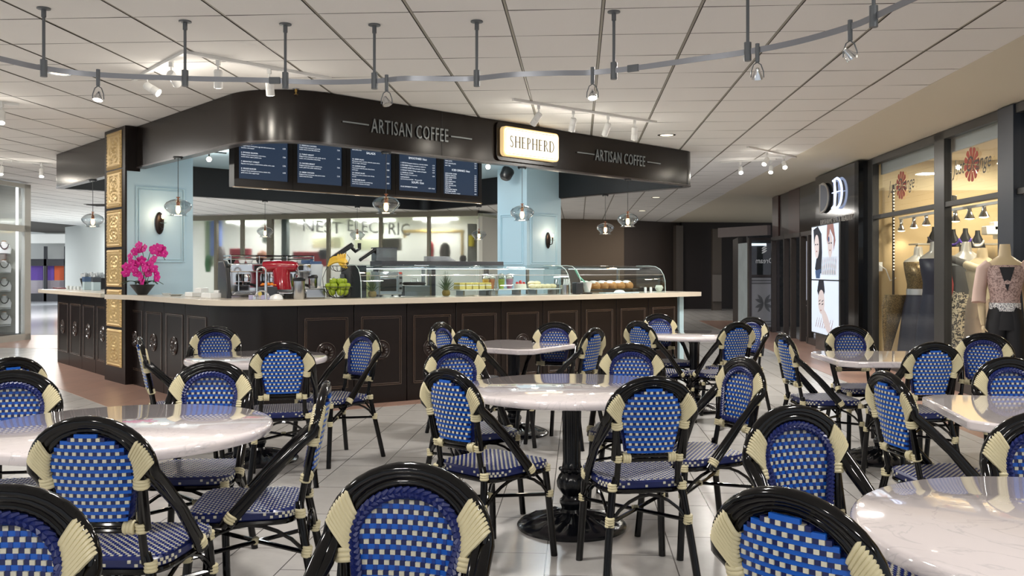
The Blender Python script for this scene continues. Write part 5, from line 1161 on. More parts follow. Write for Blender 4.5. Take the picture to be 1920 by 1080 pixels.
# poster light boxes
uP = 3.98; vp0, vp1 = vx(1573, uP), vx(1522, uP)
LB = mat('lightbox_face', (214, 224, 236), .4, emit=.62, ecol=(206, 220, 240))
INK = mat('poster_ink', (30, 36, 52), .6); INK2 = mat('poster_blue', (70, 100, 150), .6); SKN = mat('poster_skin', (214, 204, 206), .6, emit=.35, ecol=(220, 205, 205)); PK = mat('poster_rose', (190, 140, 136), .6)
def poly(mb, pts, M, z, mi): mb.add([(a, b, z) for a, b in pts], [tuple(range(len(pts)))], mi, M)
def ell(x, y, a, b, n=20, r=0): return [(x+a*math.cos(q)*math.cos(r)-b*math.sin(q)*math.sin(r), y+a*math.cos(q)*math.sin(r)+b*math.sin(q)*math.cos(r)) for q in [2*PI*k/n for k in range(n)]]
for (z0, z1, lab, kk) in ((1.19, 2.07, 'upper lit poster of two long-haired women on the black spa wall', 0), (.30, 1.17, 'lower lit poster of a face resting on a hand on the black spa wall', 1)):
    t = thing('lit_poster', lab, 'poster', W(uP, (vp0+vp1)/2, z0)); mb = MB(); wbox(mb, uP, 4.04, vp0-.08, vp1, z0-.02, z1+.02); mb.build('frame', BPL, t)
    a = W(uP, vp1-.01, 0); Lp = vp1-vp0-.02; Hp = z1-z0; M = frameM((a.x, a.y, z0), W(0, -1), W(-1, 0))
    MB().box((Lp/2, Hp/2, .002), (Lp, Hp, .004), M=M).build('face', LB, t)
    mb = MB()
    if kk == 0:
        poly(mb, [(.12, .95*Hp), (.40, 1*Hp), (.62, .85*Hp), (.66, .5*Hp), (.60, .12*Hp), (.42, .08*Hp), (.22, .2*Hp), (.34, .45*Hp), (.18, .6*Hp)], M, .006, 0)
        poly(mb, ell(.34, .62*Hp, .15, .2), M, .008, 2); poly(mb, [(.25, .16*Hp), (.6, .2*Hp), (.52, .02*Hp), (.3, .02*Hp)], M, .009, 1)
        poly(mb, [(.95, 1*Hp), (1.3, 1*Hp), (1.42, .7*Hp), (1.3, .5*Hp), (1.32, .75*Hp), (1.12, .92*Hp), (1.0, .6*Hp), (.92, .75*Hp)], M, .006, 3)
        poly(mb, ell(1.13, .62*Hp, .14, .2), M, .008, 2)
        for x in (.28, .40, 1.08, 1.2): poly(mb, ell(x, .66*Hp, .035, .012), M, .01, 0)
        poly(mb, ell(1.06, .73*Hp, .04, .045), M, .011, 1)
        for x in (.34, 1.13): poly(mb, ell(x, .53*Hp, .04, .012), M, .01, 3)
        for k in range(14):
            x = .62+k*.06; poly(mb, [(x, .1*Hp), (x+.09, .42*Hp), (x+.1, .41*Hp), (x+.02, .08*Hp)], M, .0055, 3 if k % 2 else 0)
    else:
        poly(mb, [(.45, 1*Hp), (.75, 1*Hp), (.82, .8*Hp), (.66, .62*Hp), (.5, .66*Hp), (.36, .8*Hp)], M, .006, 0); poly(mb, ell(.62, .60*Hp, .2, .2, r=.3), M, .008, 2)
        poly(mb, ell(.9, .25*Hp, .3, .12, r=-.6), M, .007, 2)
        for x in (.52, .70): poly(mb, ell(x, .56*Hp, .05, .010, r=.2), M, .01, 0); poly(mb, ell(x, .62*Hp, .06, .008, r=.3), M, .01, 0)
        poly(mb, ell(.6, .44*Hp, .035, .012), M, .01, 3)
        for k in range(8): x = .25+.13*k; poly(mb, [(x, .12*Hp), (x+.12, .3*Hp), (x+.13, .29*Hp), (x+.02, .1*Hp)], M, .0055, 3)
    mb.build('printed_figures', [INK, INK2, SKN, PK], t, smooth=False)
lamp('AREA', 'poster_glow', W(3.7, 14.6, 1.2), 3, .5, (.85, .92, 1), target=W(0, 14.6, 1.2))
# beyond the posters: red-brown band, glazed doors
mb = MB(); wbox(mb, 4.2, 4.6, v15, 17.2, 2.05, 2.925); struct('wall_spa_band', mb, SB)
for k, (v_0, v_1, c_) in enumerate(((17.2, 18.1, (58, 30, 28)), (18.1, 19.0, (44, 34, 32)), (19.0, 19.6, (62, 34, 30)))):
    mb = MB(); wbox(mb, 4.2+.03*(k % 2), 4.5, v_0+.02, v_1, 2.05, 2.92); struct('wall_red_panel_%d' % (k+1), mb, mat('red_panel_%d' % k, c_, .35))
DF = mat('brown_door_frame', (66, 60, 58), .4, metal=.2)
mb = MB()
for v_ in (v15+.05, 16.45, 17.0, 17.75, 18.35, 19.5): wbox(mb, 4.17, 4.27, v_, v_+.09, 0, 2.05)
wbox(mb, 4.17, 4.27, v15, 19.55, 1.98, 2.06); wbox(mb, 4.17, 4.27, v15, 16.6, 0, .12); struct('door_1', mb, DF)
def wpane(u_, a_, b_, z0, z1): a, b = W(u_, a_), W(u_, b_); return MB().add([(a.x, a.y, z0), (b.x, b.y, z0), (b.x, b.y, z1), (a.x, a.y, z1)], [(0, 1, 2, 3)])
struct('window_1', wpane(4.22, v15, 16.45, .12, 1.98), PANE)
mb = MB(); wbox(mb, 4.5, 4.52, 15.3, 16.2, .12, 1.0); struct('wall_spa_inner', mb, mat('frosted_band', (110, 112, 116), .5)); 
mb = MB(); wbox(mb, 5.6, 5.7, 14, 21, 0, 3); struct('wall_spa_rear', mb, mat('dim_spa_wall', (92, 80, 74), .6)); mb = MB(); wbox(mb, 4.9, 4.92, 17.3, 19.5, 0, 1.97); struct('wall_spa_glow', mb, mat('spa_white_glow', (220, 220, 232), .6, emit=.35, ecol=(220, 222, 240)))  # glowing white wall stands in for the light inside the open door
t = thing('dark_ornament', 'small dark rounded figure standing in the lit spa doorway', 'ornament', W(4.4, 17.3, 0))
o = W(4.4, 17.3); MB().ball((o.x, o.y, .72), .07, 12, 8).build('head', BPL, t); MB().loft([(0, o.x, o.y, .07, .07), (.3, o.x, o.y, .07, .07), (.45, o.x, o.y, .10, .09), (.6, o.x, o.y, .09, .08), (.68, o.x, o.y, .04, .04)], 14).build('body', BPL, t)
t = thing('paper_notice', 'white notice stuck on the spa glass left of the posters', 'notice', W(4.19, 15.75, 1.2)); wbox(MB(), 0, 0, 0, 0, 0, 0); mb = MB(); wbox(mb, 4.185, 4.19, 15.6, 15.95, 1.2, 1.62); mb.build('sheet', WHITE, t)
# facing glass door with the leaf pattern
dA, dB = pD(1403, 500, 19.4), pD(1462, 500, 19.6); dd = Vector((dB.x-dA.x, dB.y-dA.y, 0)).normalized(); dn = Vector((dd.y, -dd.x, 0))
M = frameM((dA.x, dA.y, 0), dd, dn); wd = (dB-dA).length
mb = MB()
for x in (.0, wd-.09): mb.box((x+.03, 1.02, 0), (.06, 2.04, .08), M=M)
for z in (.05, 1.22, 2.03): mb.box((wd/2, z, 0), (wd, .05 if z > 1 else .1, .07), M=M)
struct('door_2', mb, DF)
struct('window_2', MB().box((wd/2, 1.6, -.01), (wd-.08, .76, .01), M=M), PANE)
t = thing('door_decal', 'frosted lower door glass with four grey leaves and stripes', 'decal', (dA.x, dA.y, 0))
MB().box((wd/2-.01, .64, 0), (wd-.12, 1.08, .012), M=M).build('frosted_film', mat('frosted_grey', (150, 153, 158), .5), t)
mb = MB()
for sx in (-1, 1):
    for sy in (-1, 1):
        for q, (a0, L_) in enumerate(((.35, .26), (.85, .26))):
            pts = []
            for k in range(9): s_ = k/8; r_ = L_*s_; wv = .045*math.sin(PI*s_); pts.append((r_, wv))
            for k in range(7, 0, -1): s_ = k/8; pts.append((L_*s_, -.03*math.sin(PI*s_)))
            P = [(wd/2-.01+sx*(.01+a*math.cos(a0)-b*math.sin(a0))*.85, .62+sy*(a*math.sin(a0)+b*math.cos(a0))) for a, b in pts]
            mb.add([(a, b, .012) for a, b in P], [tuple(range(len(P)))], 0, M)
for z in (.16, .22, 1.06, 1.12): mb.box((wd/2-.01, z, .010), (wd-.13, .025, .006), M=M)
mb.build('leaf_pattern', mat('leaf_grey', (92, 95, 98), .5), t, smooth=False)
t = thing('door_lettering', 'white mirrored Dream lettering and leaf mark on the upper door glass', 'lettering', (dA.x, dA.y, 1.5)); mb = MB()
vs, fs = textmesh('Dream', .17); mb.add([(-v[0]*.9+wd/2, v[1]+1.50, .01) for v in vs], fs, 0, M); mb.build('word', mat('white_vinyl', (214, 218, 220), .5, emit=.15), t, smooth=False)
mb = MB()
for k in range(3): P = ell(wd/2+.0, 1.75+.05*k, .07, .018, r=.5); mb.add([(a, b, .01) for a, b in P], [tuple(range(len(P)))], 0, M)
mb.build('leaf_mark', mat('white_vinyl'), t, smooth=False)
mb = MB(); q = W(4.4, 22.5); 
struct('wall_shelving', MB().prism([tuple(W(4.02, 21.5)[:2]), tuple(W(5.5, 21.5)[:2]), tuple(W(5.5, 21.6)[:2]), tuple(W(4.02, 21.6)[:2])], 0, 2.2), mat('dim_shop_goods', (70, 72, 76), .6, vary=.6, vscale=14))
a = pD(1409, 470, 21); MB(); o = MB().box((a.x+.15, 21.2, 1.96), (.5, .05, .05)).build('tube_lamp', mat('tube_lamp', (230, 240, 250), .5, emit=3), loc=(a.x, 21.2, 1.96)); tag(o, 'white tube lamp behind the glass door', 'lamp')
# glowing glass strip, lintel, dark back bay
struct('window_3', MB().prism([tuple(pD(1384, 500, 20.2)[:2]), tuple(pD(1402, 500, 19.5)[:2]), tuple(pD(1403, 500, 19.55)[:2]), tuple(pD(1385, 500, 20.25)[:2])], .1, 1.95), mat('strip_glow', (160, 170, 172), .4, emit=.16, vary=.4, vscale=3))  # brightness of the side glass put in as a glow
struct('trim_lintel', MB().wall(pD(1352, 0, 21), pD(1445, 0, 19.6), 2.12, 2.34, -.1), mat('lintel_grey', (128, 118, 118), .6))
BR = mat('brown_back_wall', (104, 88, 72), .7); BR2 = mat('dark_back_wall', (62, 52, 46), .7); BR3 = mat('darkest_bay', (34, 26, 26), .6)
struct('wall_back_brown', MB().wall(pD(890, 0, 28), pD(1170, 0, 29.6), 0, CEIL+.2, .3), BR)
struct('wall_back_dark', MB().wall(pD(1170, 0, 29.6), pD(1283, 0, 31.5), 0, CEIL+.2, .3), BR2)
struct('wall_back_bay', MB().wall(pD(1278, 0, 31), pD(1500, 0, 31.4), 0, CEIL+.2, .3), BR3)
struct('trim_post_1', MB().wall(pD(1268, 0, 30.6), pD(1281, 0, 30.7), 0, 2.9, .2), mat('grey_post', (84, 76, 70), .6))
struct('trim_post_2', MB().wall(pD(1336, 0, 30), pD(1353, 0, 30), 0, 2.75, .2), mat('grey_post'))
struct('trim_post_3', MB().wall(pD(1336, 0, 29.9), pD(1353, 0, 29.9), .3, 1.2, .05), mat('pale_post', (110, 104, 100), .6))
struct('trim_glass_edge', MB().wall(pD(1374, 0, 22), pD(1384, 0, 20.3), 0, 2.1, .1), mat('dark_edge', (44, 38, 38), .5))
# ------------------------------------------------------------------ dress shop contents
SIL = mat('mannequin_silver', (186, 182, 174), .3, metal=.3); SKC = mat('mannequin_cream', (204, 184, 148), .45)
def fabric(name, c1, c2, scale, thr=.5, rough=.6, metal=0):
    m = mat(name, c1, rough, metal=metal); nt = m.node_tree; b = nt.nodes['Principled BSDF']; tc = nt.nodes.new('ShaderNodeTexCoord'); n = nt.nodes.new('ShaderNodeTexNoise')
    n.inputs['Scale'].default_value = scale; n.inputs['Detail'].default_value = 2; n.inputs['Distortion'].default_value = 1
    cr = nt.nodes.new('ShaderNodeValToRGB'); cr.color_ramp.interpolation = 'CONSTANT'; e = cr.color_ramp.elements; e[0].color = rgb(*c1); e[1].position = thr; e[1].color = rgb(*c2)
    nt.links.new(tc.outputs['Object'], n.inputs['Vector']); nt.links.new(n.outputs['Fac'], cr.inputs[0]); nt.links.new(cr.outputs[0], b.inputs['Base Color']); return m
def mannequin(x, D, ztop, topm, lowm, lab, skin=SIL, s=1.0, sleeves=None, pants=False, belt=None, vneck=None, ry=.75, draped=False):
    o = Vector(((x-CX)/F*D, D, 0)); rz = -.35
    t = thing('dress_mannequin', lab, 'mannequin', o, rz); k = ztop/1.62
    R = Matrix.Translation(o) @ Matrix.Rotation(rz, 4, 'Z') @ Matrix.Diagonal((s, s, k, 1))
    def L(secs, name, m, par=t, seg=24): return MB().loft([(z, a, b, rx, r2) for z, a, b, rx, r2 in secs], seg, M=R).build(name, m, par)
    body = L([(.85, 0, 0, .165, .12), (1.02, 0, 0, .125, .095), (1.12, 0, -.005, .125, .10), (1.25, 0, -.02, .150, .125), (1.36, 0, -.01, .165, .10), (1.43, 0, 0, .175, .075), (1.475, 0, .01, .11, .06), (1.51, 0, .01, .06, .055), (1.60, 0, .0, .05, .05), (1.62, 0, 0, .046, .046)], 'torso', skin)
    for sx in ((-1, 1) if sleeves else ()):
        pts = [(sx*.14, 0, 1.425), (sx*.185, .0, 1.38), (sx*.205, .03, 1.18), (sx*.21, .03, 1.06), (sx*.205, .0, .92), (sx*.20, -.02, .84)]
        MB().tube([R @ Vector(p) for p in pts], [.05, .052, .042, .038, .030, .018], 10).build('arm', skin, t)
        hp = R @ Vector((sx*.198, -.025, .81)); mbh = MB(); mbh.ball(hp, .03, 8, 6, (.5, .9, 1.2))
        for q in range(4): mbh.tube([hp+Vector((0, -.018+.012*q, -.02)), hp+Vector((0, -.022+.012*q, -.075-.008*(q in (1, 2)))), ], [.007, .005], 6)
        mbh.tube([hp+Vector((0, -.02, .0)), hp+Vector((-.02*sx, -.04, -.03))], [.008, .005], 6); mbh.build('hand', skin, t)
    if topm:
        g = .010
        secs = [(.98, 0, 0, .132+g, .102+g), (1.12, 0, -.005, .127+g, .102+g), (1.25, 0, -.02, .152+g, .127+g), (1.34, 0, -.012, .166+g, .108+g)]
        if not draped: secs += [(1.41, 0, 0, .172+g, .082+g), (1.45, .0, .015, .14, .06)]
        tp = L(secs, 'top', topm)
        if vneck:
            MB().add([tuple(R @ Vector(p)) for p in ((-.07, -.135, 1.40), (.07, -.135, 1.40), (.0, -.16, 1.17))], [(0, 2, 1)]).build('neckline', vneck, tp, smooth=False)
        if draped: MB().tube([R @ Vector(p) for p in ((-.17, -.06, 1.42), (-.02, -.13, 1.36), (.15, -.10, 1.27), (.18, .02, 1.24), (.05, .12, 1.30), (-.12, .08, 1.40))], .045, 10, closed=True).build('collar', topm, tp)
    if sleeves:
        for sx in (-1, 1): MB().tube([R @ Vector(p) for p in ((sx*.14, 0, 1.43), (sx*.20, 0, 1.38), (sx*.232, .01, 1.18), (sx*.24, -.02, 1.06))], [.05, .058, .055, .062], 12).build('sleeve', sleeves, t)
    if pants:
        L([(.80, 0, 0, .168, .125), (.92, 0, 0, .166, .122), (1.04, 0, 0, .140, .108)], 'trouser_top', lowm)
        for sx in (-1, 1): L([(.04, sx*.10, 0, .12, .11), (.5, sx*.09, 0, .10, .10), (.85, sx*.075, 0, .10, .115), (1.02, sx*.04, 0, .10, .11)], 'trouser_leg', lowm)
    else:
        def sk(a): return 1+.06*math.cos(9*a)
        MB().lathe([(.27, .04), (.25, .3), (.215, .6), (.185, .82), (.15, .95), (.138, 1.03)], 36, mod=lambda r, z, a: (r*(1+.05*math.cos(9*a)*(1.03-z)), z), M=R @ Matrix.Diagonal((1, .75, 1, 1))).build('skirt', lowm, t)
    if belt: MB().loft([(.98, 0, 0, .148, .122), (1.06, 0, 0, .146, .12)], 24, M=R).build('belt', belt, t)
    MB().tube([R @ Vector((0, .02, 0)), R @ Vector((0, .02, .9))], .015, 8).build('stand', CHROME, t)
    return t
LEO = fabric('leopard_print', (40, 36, 36), (196, 182, 154), 34, .5); LACE = fabric('pink_lace', (196, 170, 164), (140, 116, 112), 60, .52); SEQ = fabric('bronze_sequin', (132, 112, 78), (84, 72, 52), 80, .5, .3, .5); RH = fabric('rhinestone', (240, 240, 240), (110, 110, 120), 90, .52, .15)
NV = mat('navy_satin', (26, 32, 54), .45, vary=.2, vscale=5)
mannequin(1722, 12.1, 1.66, SEQ, NV, 'headless silver mannequin in a bronze sequin top and long navy skirt, leftmost in the window', belt=mat('silver_belt', (200, 200, 204), .3, metal=.6), s=1.05)
mannequin(1752, 11.35, 1.70, NV, NV, 'silver mannequin in a navy gown, half behind the shopfront mullion', s=1.0)
mannequin(1812, 11.0, 1.69, mat('charcoal_jersey', (66, 64, 62), .6), LEO, 'mannequin in a charcoal draped top and leopard print trousers', s=1.05, pants=True, draped=True)
mannequin(1842, 10.4, 1.60, mat('cream_knit', (222, 208, 176), .7, bump=.3, bscale=40), mat('beige_trouser', (186, 162, 140), .6), 'mannequin in a cream collared top and beige trousers', skin=SKC, s=1.05, pants=True, draped=True)
mannequin(1884, 8.3, 1.58, LACE, mat('black_crepe', (16, 17, 24), .6), 'mannequin in pink lace wrap top and black trousers, beside the dark post', skin=SKC, s=.92, pants=True, sleeves=mat('pink_sheer', (206, 178, 166), .6), belt=RH, vneck=mat('black_crepe'))
t = thing('sequin_shawl', 'gold sequin shawl hanging low beside the leftmost mannequin', 'shawl', pD(1668, 600, 12.25)); o = pD(1668, 600, 12.25)
MB().loft([(.2, o.x-.03, o.y, .04, .04), (.5, o.x, o.y, .10, .06), (.85, o.x+.05, o.y, .16, .08), (1.0, o.x+.08, o.y, .15, .07)], 18).build('cloth', SEQ, t)
def bulbs(px_, py_, u_, k, side):
    v_ = vx(px_, u_); o = W(u_, v_, 0); D_ = o.y; z = HC+(HY-py_)*D_/F; t = thing('shop_spotlight', 'hanging reflector bulb on a grey stem, %s of the three behind the %s pane' % (k, side), 'spotlight', (o.x, o.y, z), group='reflector bulbs in the dress shop window')
    MB().lathe([(.022, .10), (.024, .13), (.024, 2.06-z), (.001, 2.06-z)], 14, (o.x, o.y, z)).build('stem', mat('stem_grey', (176, 172, 164), .4), t)
    MB().lathe([(.022, .12), (.026, .07), (.056, .01), (.060, 0), (.05, -.0)], 20, (o.x, o.y, z), caps=False).build('reflector', CHROME, t)
    MB().lathe([(.001, -.014), (.03, -.010), (.054, 0), (.001, .004)], 20, (o.x, o.y, z)).build('bulb', mat('shop_bulb', (255, 244, 220), .5, emit=6, ecol=(255, 236, 200)), t)
    lamp('SPOT', 'shop_spot', (o.x, o.y, z-.05), 9, .05, (1, .88, .68), target=(o.x+.5, o.y+.3, 0), spot=120, blend=1)
for (a, b, k, s) in ((1690, 433, 'left', 'left'), (1714, 427, 'middle', 'left'), (1737, 422, 'right', 'left'), (1791, 415, 'left', 'right'), (1818, 410, 'middle', 'right'), (1845, 407, 'right', 'right')): bulbs(a, b, U+.35, k, s)
mb = MB(); wbox(mb, U+.33, U+.37, 8.9, 12.9, 2.06, 2.09); o = mb.build('bulb_track', WHITE, loc=W(U+.35, 11, 2.07)); tag(o, 'white lighting track above the shop window display', 'track')
for (x, y, c_, nm) in ((1787, 445, (70, 50, 130), 'black necklace bust with purple stones, left of the row'), (1810, 443, (90, 60, 170), 'black necklace bust with violet stones, second in the row'), (1833, 447, (225, 222, 214), 'black necklace bust with pearl stones, third in the row'), (1752, 440, (60, 60, 70), 'black necklace bust peeping left of the mullion')):
    p = pD(x, y, 12.2); t = thing('necklace_bust', nm, 'jewellery bust', p, -.5)
    M = Matrix.Translation(p) @ Matrix.Rotation(-.5, 4, 'Z'); MB().loft([(-.13, 0, 0, .10, .05), (-.06, 0, 0, .085, .045), (0, 0, 0, .06, .04), (.05, 0, .01, .035, .03), (.11, 0, .015, .03, .03)], 16, M=M).build('bust', BPL, t)
    mb = MB()
    for k in range(13): a = PI*(.08+.84*k/12); mb.ball((.075*math.cos(a), -.06, -.02-.085*math.sin(a)), .013+.006*math.sin(a), 6, 5, M=M)
    mb.build('necklace', mat('stone_%d' % c_[0], c_, .2), t)
mb = MB(); p = pD(1800, 458, 12.3); mb.box((p.x, p.y, p.z), (1.3, .3, .02)); 
for k in (-.6, 0, .6): mb.tube([(p.x+k, p.y, p.z), (p.x+k, p.y, .1)], .012, 6)
o = mb.build('display_shelf', mat('glass_shelf_grey', (150, 146, 136), .3), loc=p); tag(o, 'grey shelf carrying the black necklace busts', 'shelf')
for k, c_ in enumerate(((150, 60, 60), (60, 80, 90), (170, 150, 120), (90, 110, 120), (200, 190, 180))):
    p = pD(1776+k*8, 520, 12.2); o = MB().loft([(.9, p.x, p.y, .05, .18), (1.3, p.x, p.y, .045, .16), (1.48, p.x, p.y, .02, .1)], 12).build('hanging_garment', mat('garment_%d' % k, c_, .7), loc=(p.x, p.y, .9)); tag(o, ['dark red', 'slate', 'tan', 'blue grey', 'off-white'][k]+' garment hanging under the shelf in the dress shop', 'garment', 'garments on the rail in the dress shop')
for (x, y, w_) in ((1860, 432, .22), (1880, 440, .2), (1872, 424, .18)):
    p = pD(x, y, 12.2); o = MB().box(p, (w_, .15, .12)).build('gift_box', WHITE, loc=p, bevel=.01); tag(o, 'white box on a high shelf behind the lace mannequin, '+{1860: 'left', 1880: 'right', 1872: 'top'}[x]+' one', 'box')
# strip pole with lights, cable and sockets
p = pD(1675, 450, 12.6); t = thing('light_pole', 'thin wall pole of small glittering lights at the left of the window', 'light', p); MB().tube([(p.x, p.y, .9), (p.x, p.y, 2.55)], .018, 8).build('pole', mat('pole_dark', (60, 54, 48), .4), t)
mb = MB()
for k in range(26): mb.ball((p.x, p.y-.02, 1.35+k*.045), .010, 6, 4)
mb.build('lights', mat('tiny_lights', (255, 236, 200), .5, emit=3), t)
p = pD(1648, 500, 12.66); t = thing('wall_socket', 'white wall socket with a hanging cable in the dress shop', 'socket', p); MB().box(p, (.09, .03, .13)).build('plate', WHITE, t)
MB().tube([p+Vector((0, -.03, .02)), p+Vector((.08, -.05, -.04)), p+Vector((.14, -.05, -.2)), p+Vector((.22, -.05, -.16))], .008, 6).build('cable', WHITE, t)
t = thing('security_camera', 'small grey camera above the transom of the right pane', 'camera', W(U+.25, vx(1782), 2.2)); o = W(U+.25, vx(1780, U+.25), 2.2); MB().box(o, (.07, .16, .07), rz=.5).build('body', mat('camera_grey', (90, 88, 84), .4), t, bevel=.008); MB().tube([o, o+Vector((0, 0, .25))], .01, 6).build('mount', BPL, t)
# far right pane: shelves of accessories
for i, z in enumerate((.5, .95, 1.35, 1.7, 2.0)):
    mb = MB(); wbox(mb, 5.0, 5.4, 7.0, 9.0, z, z+.02); o = mb.build('accessory_shelf', WHITE, loc=W(5.2, 8, z)); tag(o, 'white accessory shelf behind the far right pane, %s' % ['lowest', 'second from the floor', 'at middle height', 'second from the top', 'highest'][i], 'shelf')
    for k in range(3):
        p = W(5.15, 8.15+.25*k, z+.02); o = MB().loft([(0, 0, 0, .05, .05), (.1, 0, 0, .07, .06), (.2, 0, 0, .03, .03)], 10, M=Matrix.Translation(p)).build('accessory', mat('accessory_%d' % ((i+k) % 4), [(40, 36, 60), (190, 186, 180), (120, 40, 50), (30, 30, 34)][(i+k) % 4], .4), loc=p)
        tag(o, ['violet', 'silver', 'dark red', 'black'][(i+k) % 4]+' accessory on the '+['lowest', 'second', 'middle', 'fourth', 'highest'][i]+' shelf at the right edge, '+['nearest', 'middle', 'farthest'][k], 'accessory')
# ------------------------------------------------------------------ left-hand jewellery case
UL = -10.64; WF = mat('pale_aluminium', (186, 184, 176), .4, metal=.2)
def vL(x): s = (x-CX)/F; c, sn = math.cos(TH), math.sin(TH); return UL*(c+s*sn)/(s*c-sn)
ve_ = vL(55); vi_ = vL(44)
t = thing('jewellery_shop_case', 'pale framed glass jewellery display at the left edge of the photo', 'display case', W(UL, 16, 0))
mb = MB(); wbox(mb, UL-.05, UL+.03, vi_, ve_, 0, 3.0); wbox(mb, UL-.05, UL+.03, 13, ve_, 2.92, 3.0); wbox(mb, UL-.05, UL+.03, 13, ve_, 2.08, 2.2); wbox(mb, UL-.05, UL+.03, 13, ve_, 0, .12); wbox(mb, UL-2.2, UL-.05, ve_-.05, ve_, 0, 3.0); mb.build('frame', WF, t)
wpane(UL, 13, vi_, .12, 2.08).build('glass_pane', PANE, t); wpane(UL, 13, vi_, 2.2, 2.92).build('glass_pane', PANE, t)
mb = MB(); wbox(mb, UL-1.1, UL-1.0, 13, ve_-.06, 0, 3.0); mb.build('back_panel', mat('case_back', (52, 56, 64), .4), t); mb = MB(); wbox(mb, UL-1.0, UL-.05, 13, ve_-.06, .10, .14); mb.build('base', mat('case_back'), t)
lamp('AREA', 'case_lamp', W(UL-.5, 15.2, 2.85), 45, .4, (.95, .97, 1))
mb = MB(); wbox(mb, UL-.09, UL-.06, vi_-.1, vi_-.06, .12, 3.0); mb.build('light_strip', mat('white_strip_glow', (240, 245, 255), .5, emit=2.2), t)
for i, z in enumerate((.30, .62, .95, 1.30, 1.66)):
    mb = MB(); wbox(mb, UL-.95, UL-.15, 14.4, vi_-.15, z-.01, z); o = mb.build('glass_shelf', mat('shelf_edge', (150, 160, 165), .2), loc=W(UL-.5, 15.4, z)); tag(o, 'glass shelf in the jewellery case, %s' % ['lowest', 'second', 'third', 'fourth', 'highest'][i], 'shelf')
    for k in range(2):
        xx = (8, 27)[k]; p = W(UL-.35, vx(xx, UL-.35), z); M = Matrix.Translation(p) @ Matrix.Rotation(.6, 4, 'Z') @ Matrix.Rotation(-.25, 4, 'X')
        b = thing('necklace_bust', 'white bust with a dark necklace, %s of the %s row in the jewellery case' % (['left', 'right'][k], ['lowest', 'second', 'third', 'fourth', 'highest'][i]), 'jewellery bust', p, group='white necklace busts in the jewellery case')
        MB().loft([(0, 0, 0, .11, .045), (.10, 0, 0, .125, .05), (.17, 0, .01, .10, .045), (.20, 0, .02, .045, .035), (.245, 0, .025, .04, .03)], 18, M=M).build('bust', WHITE, b)
        mb = MB()
        for q in range(15): a = PI*(.05+.9*q/14); mb.ball((.07*math.cos(a), -.055, .19-.11*math.sin(a)), .011, 6, 5, M=M)
        mb.build('necklace', mat('dark_stones', (30, 30, 38), .25), b); MB().ball((0, .02, .25), .045, 10, 6, (1, .8, .25), M=M).build('neck_cap', mat('amber_wood', (190, 130, 50), .5), b)
p = W(UL-.4, vL(16)+.1, 2.78); b = thing('case_spotlight', 'white spotlight in the upper pane of the jewellery case', 'spotlight', p); MB().lathe([(.02, .14), (.03, .1), (.06, 0), (.05, 0)], 16, p, caps=False).build('shade', WHITE, b); MB().ball(p+Vector((0, 0, .0)), .04, 10, 6).build('bulb', SPOTM, b)
# ------------------------------------------------------------------ far left corridor
PWH = mat('white_panel_wall', (222, 226, 222), .6); 
a, b = pD(122, 0, 34.9), pD(262, 0, 28.2); struct('wall_far_white', MB().wall(a, b, 0, CEIL+.2, .3), PWH)
for k, x in enumerate((140, 156, 176, 188)): struct('trim_%d' % (k+1), MB().wall(pD(x, 0, 34.9-(x-122)*.0478-.08), pD(x+2.5, 0, 34.9-(x-119.5)*.0478-.08), 0, 2.9, .06), mat('panel_joint', (176, 182, 178), .6))
struct('wall_far_end', MB().wall(pD(-60, 0, 40), pD(130, 0, 40), 0, CEIL+.3, .3), mat('far_wall', (206, 208, 204), .6))
struct('trim_far_header', MB().wall(pD(50, 0, 39), pD(128, 0, 39), 2.55, 2.95, .3), mat('header_glow', (240, 242, 238), .6, emit=.35))  # white header made to glow for the bright corridor
mb = MB()
for x in (82, 120): mb.wall(pD(x, 0, 38.6), pD(x+5, 0, 38.6), 0, 2.4, .1)
mb.wall(pD(50, 0, 38.6), pD(125, 0, 38.6), 1.55, 1.85, .1); mb.wall(pD(50, 0, 38.6), pD(125, 0, 38.6), 0, .35, .1); struct('window_4', mb, mat('far_frame', (66, 66, 70), .5))
for (x0, x1, z0, z1, c_, lab) in ((56, 80, .92, 1.55, (116, 84, 178), 'purple poster far down the left corridor, left one'), (86, 101, .92, 1.55, (116, 84, 178), 'purple poster far down the left corridor, middle one'), (102, 122, .92, 1.55, (226, 104, 62), 'orange poster far down the left corridor'), (86, 120, .0, .9, (160, 150, 156), 'pale counter below the purple poster, far left'), (58, 80, .0, .9, (190, 182, 190), 'pale counter far left beside a dark post')):
    a = pD(x0, 0, 38.9); o = MB().wall(a, pD(x1, 0, 38.9), z0, z1, .05).build('far_poster' if z0 > .5 else 'far_counter', mat('far_%d_%d' % (c_[0], c_[1]), c_, .6), loc=(a.x, a.y, z0)); tag(o, lab, 'poster' if z0 > .5 else 'counter')
# ------------------------------------------------------------------ storefront behind the kiosk
SX = [(350, 27.2), (408, 26.9), (457, 26.6), (507, 26.3), (618, 25.8), (716, 25.4), (806, 25.0), (892, 24.7)]
def sfp(x): 
    D = 27.2+(x-350)*(24.7-27.2)/(892-350); return pD(x, 0, D)
t = thing('far_storefront', 'wide brightly lit glass storefront far behind the kiosk', 'shopfront', (sfp(620).x, sfp(620).y, 0))
mb = MB(); GF = mat('olive_grey_frame', (112, 108, 94), .5)
for x in (408, 457, 618, 716, 806): mb.wall(sfp(x-2.5), sfp(x+2.5), 0, 2.9, -.12)
mb.wall(sfp(505), sfp(514), 0, 2.9, -.15); mb.wall(sfp(345), sfp(896), 2.86, 3.0, -.1); mb.build('mullion', GF, t)
fro = mat('hazy_shop_glass', (246, 248, 246), .5, trans=1, ior=1.08, spec=.1)
MB().wall(sfp(340), sfp(893), 0, 2.86, .02).build('glass', fro, t)
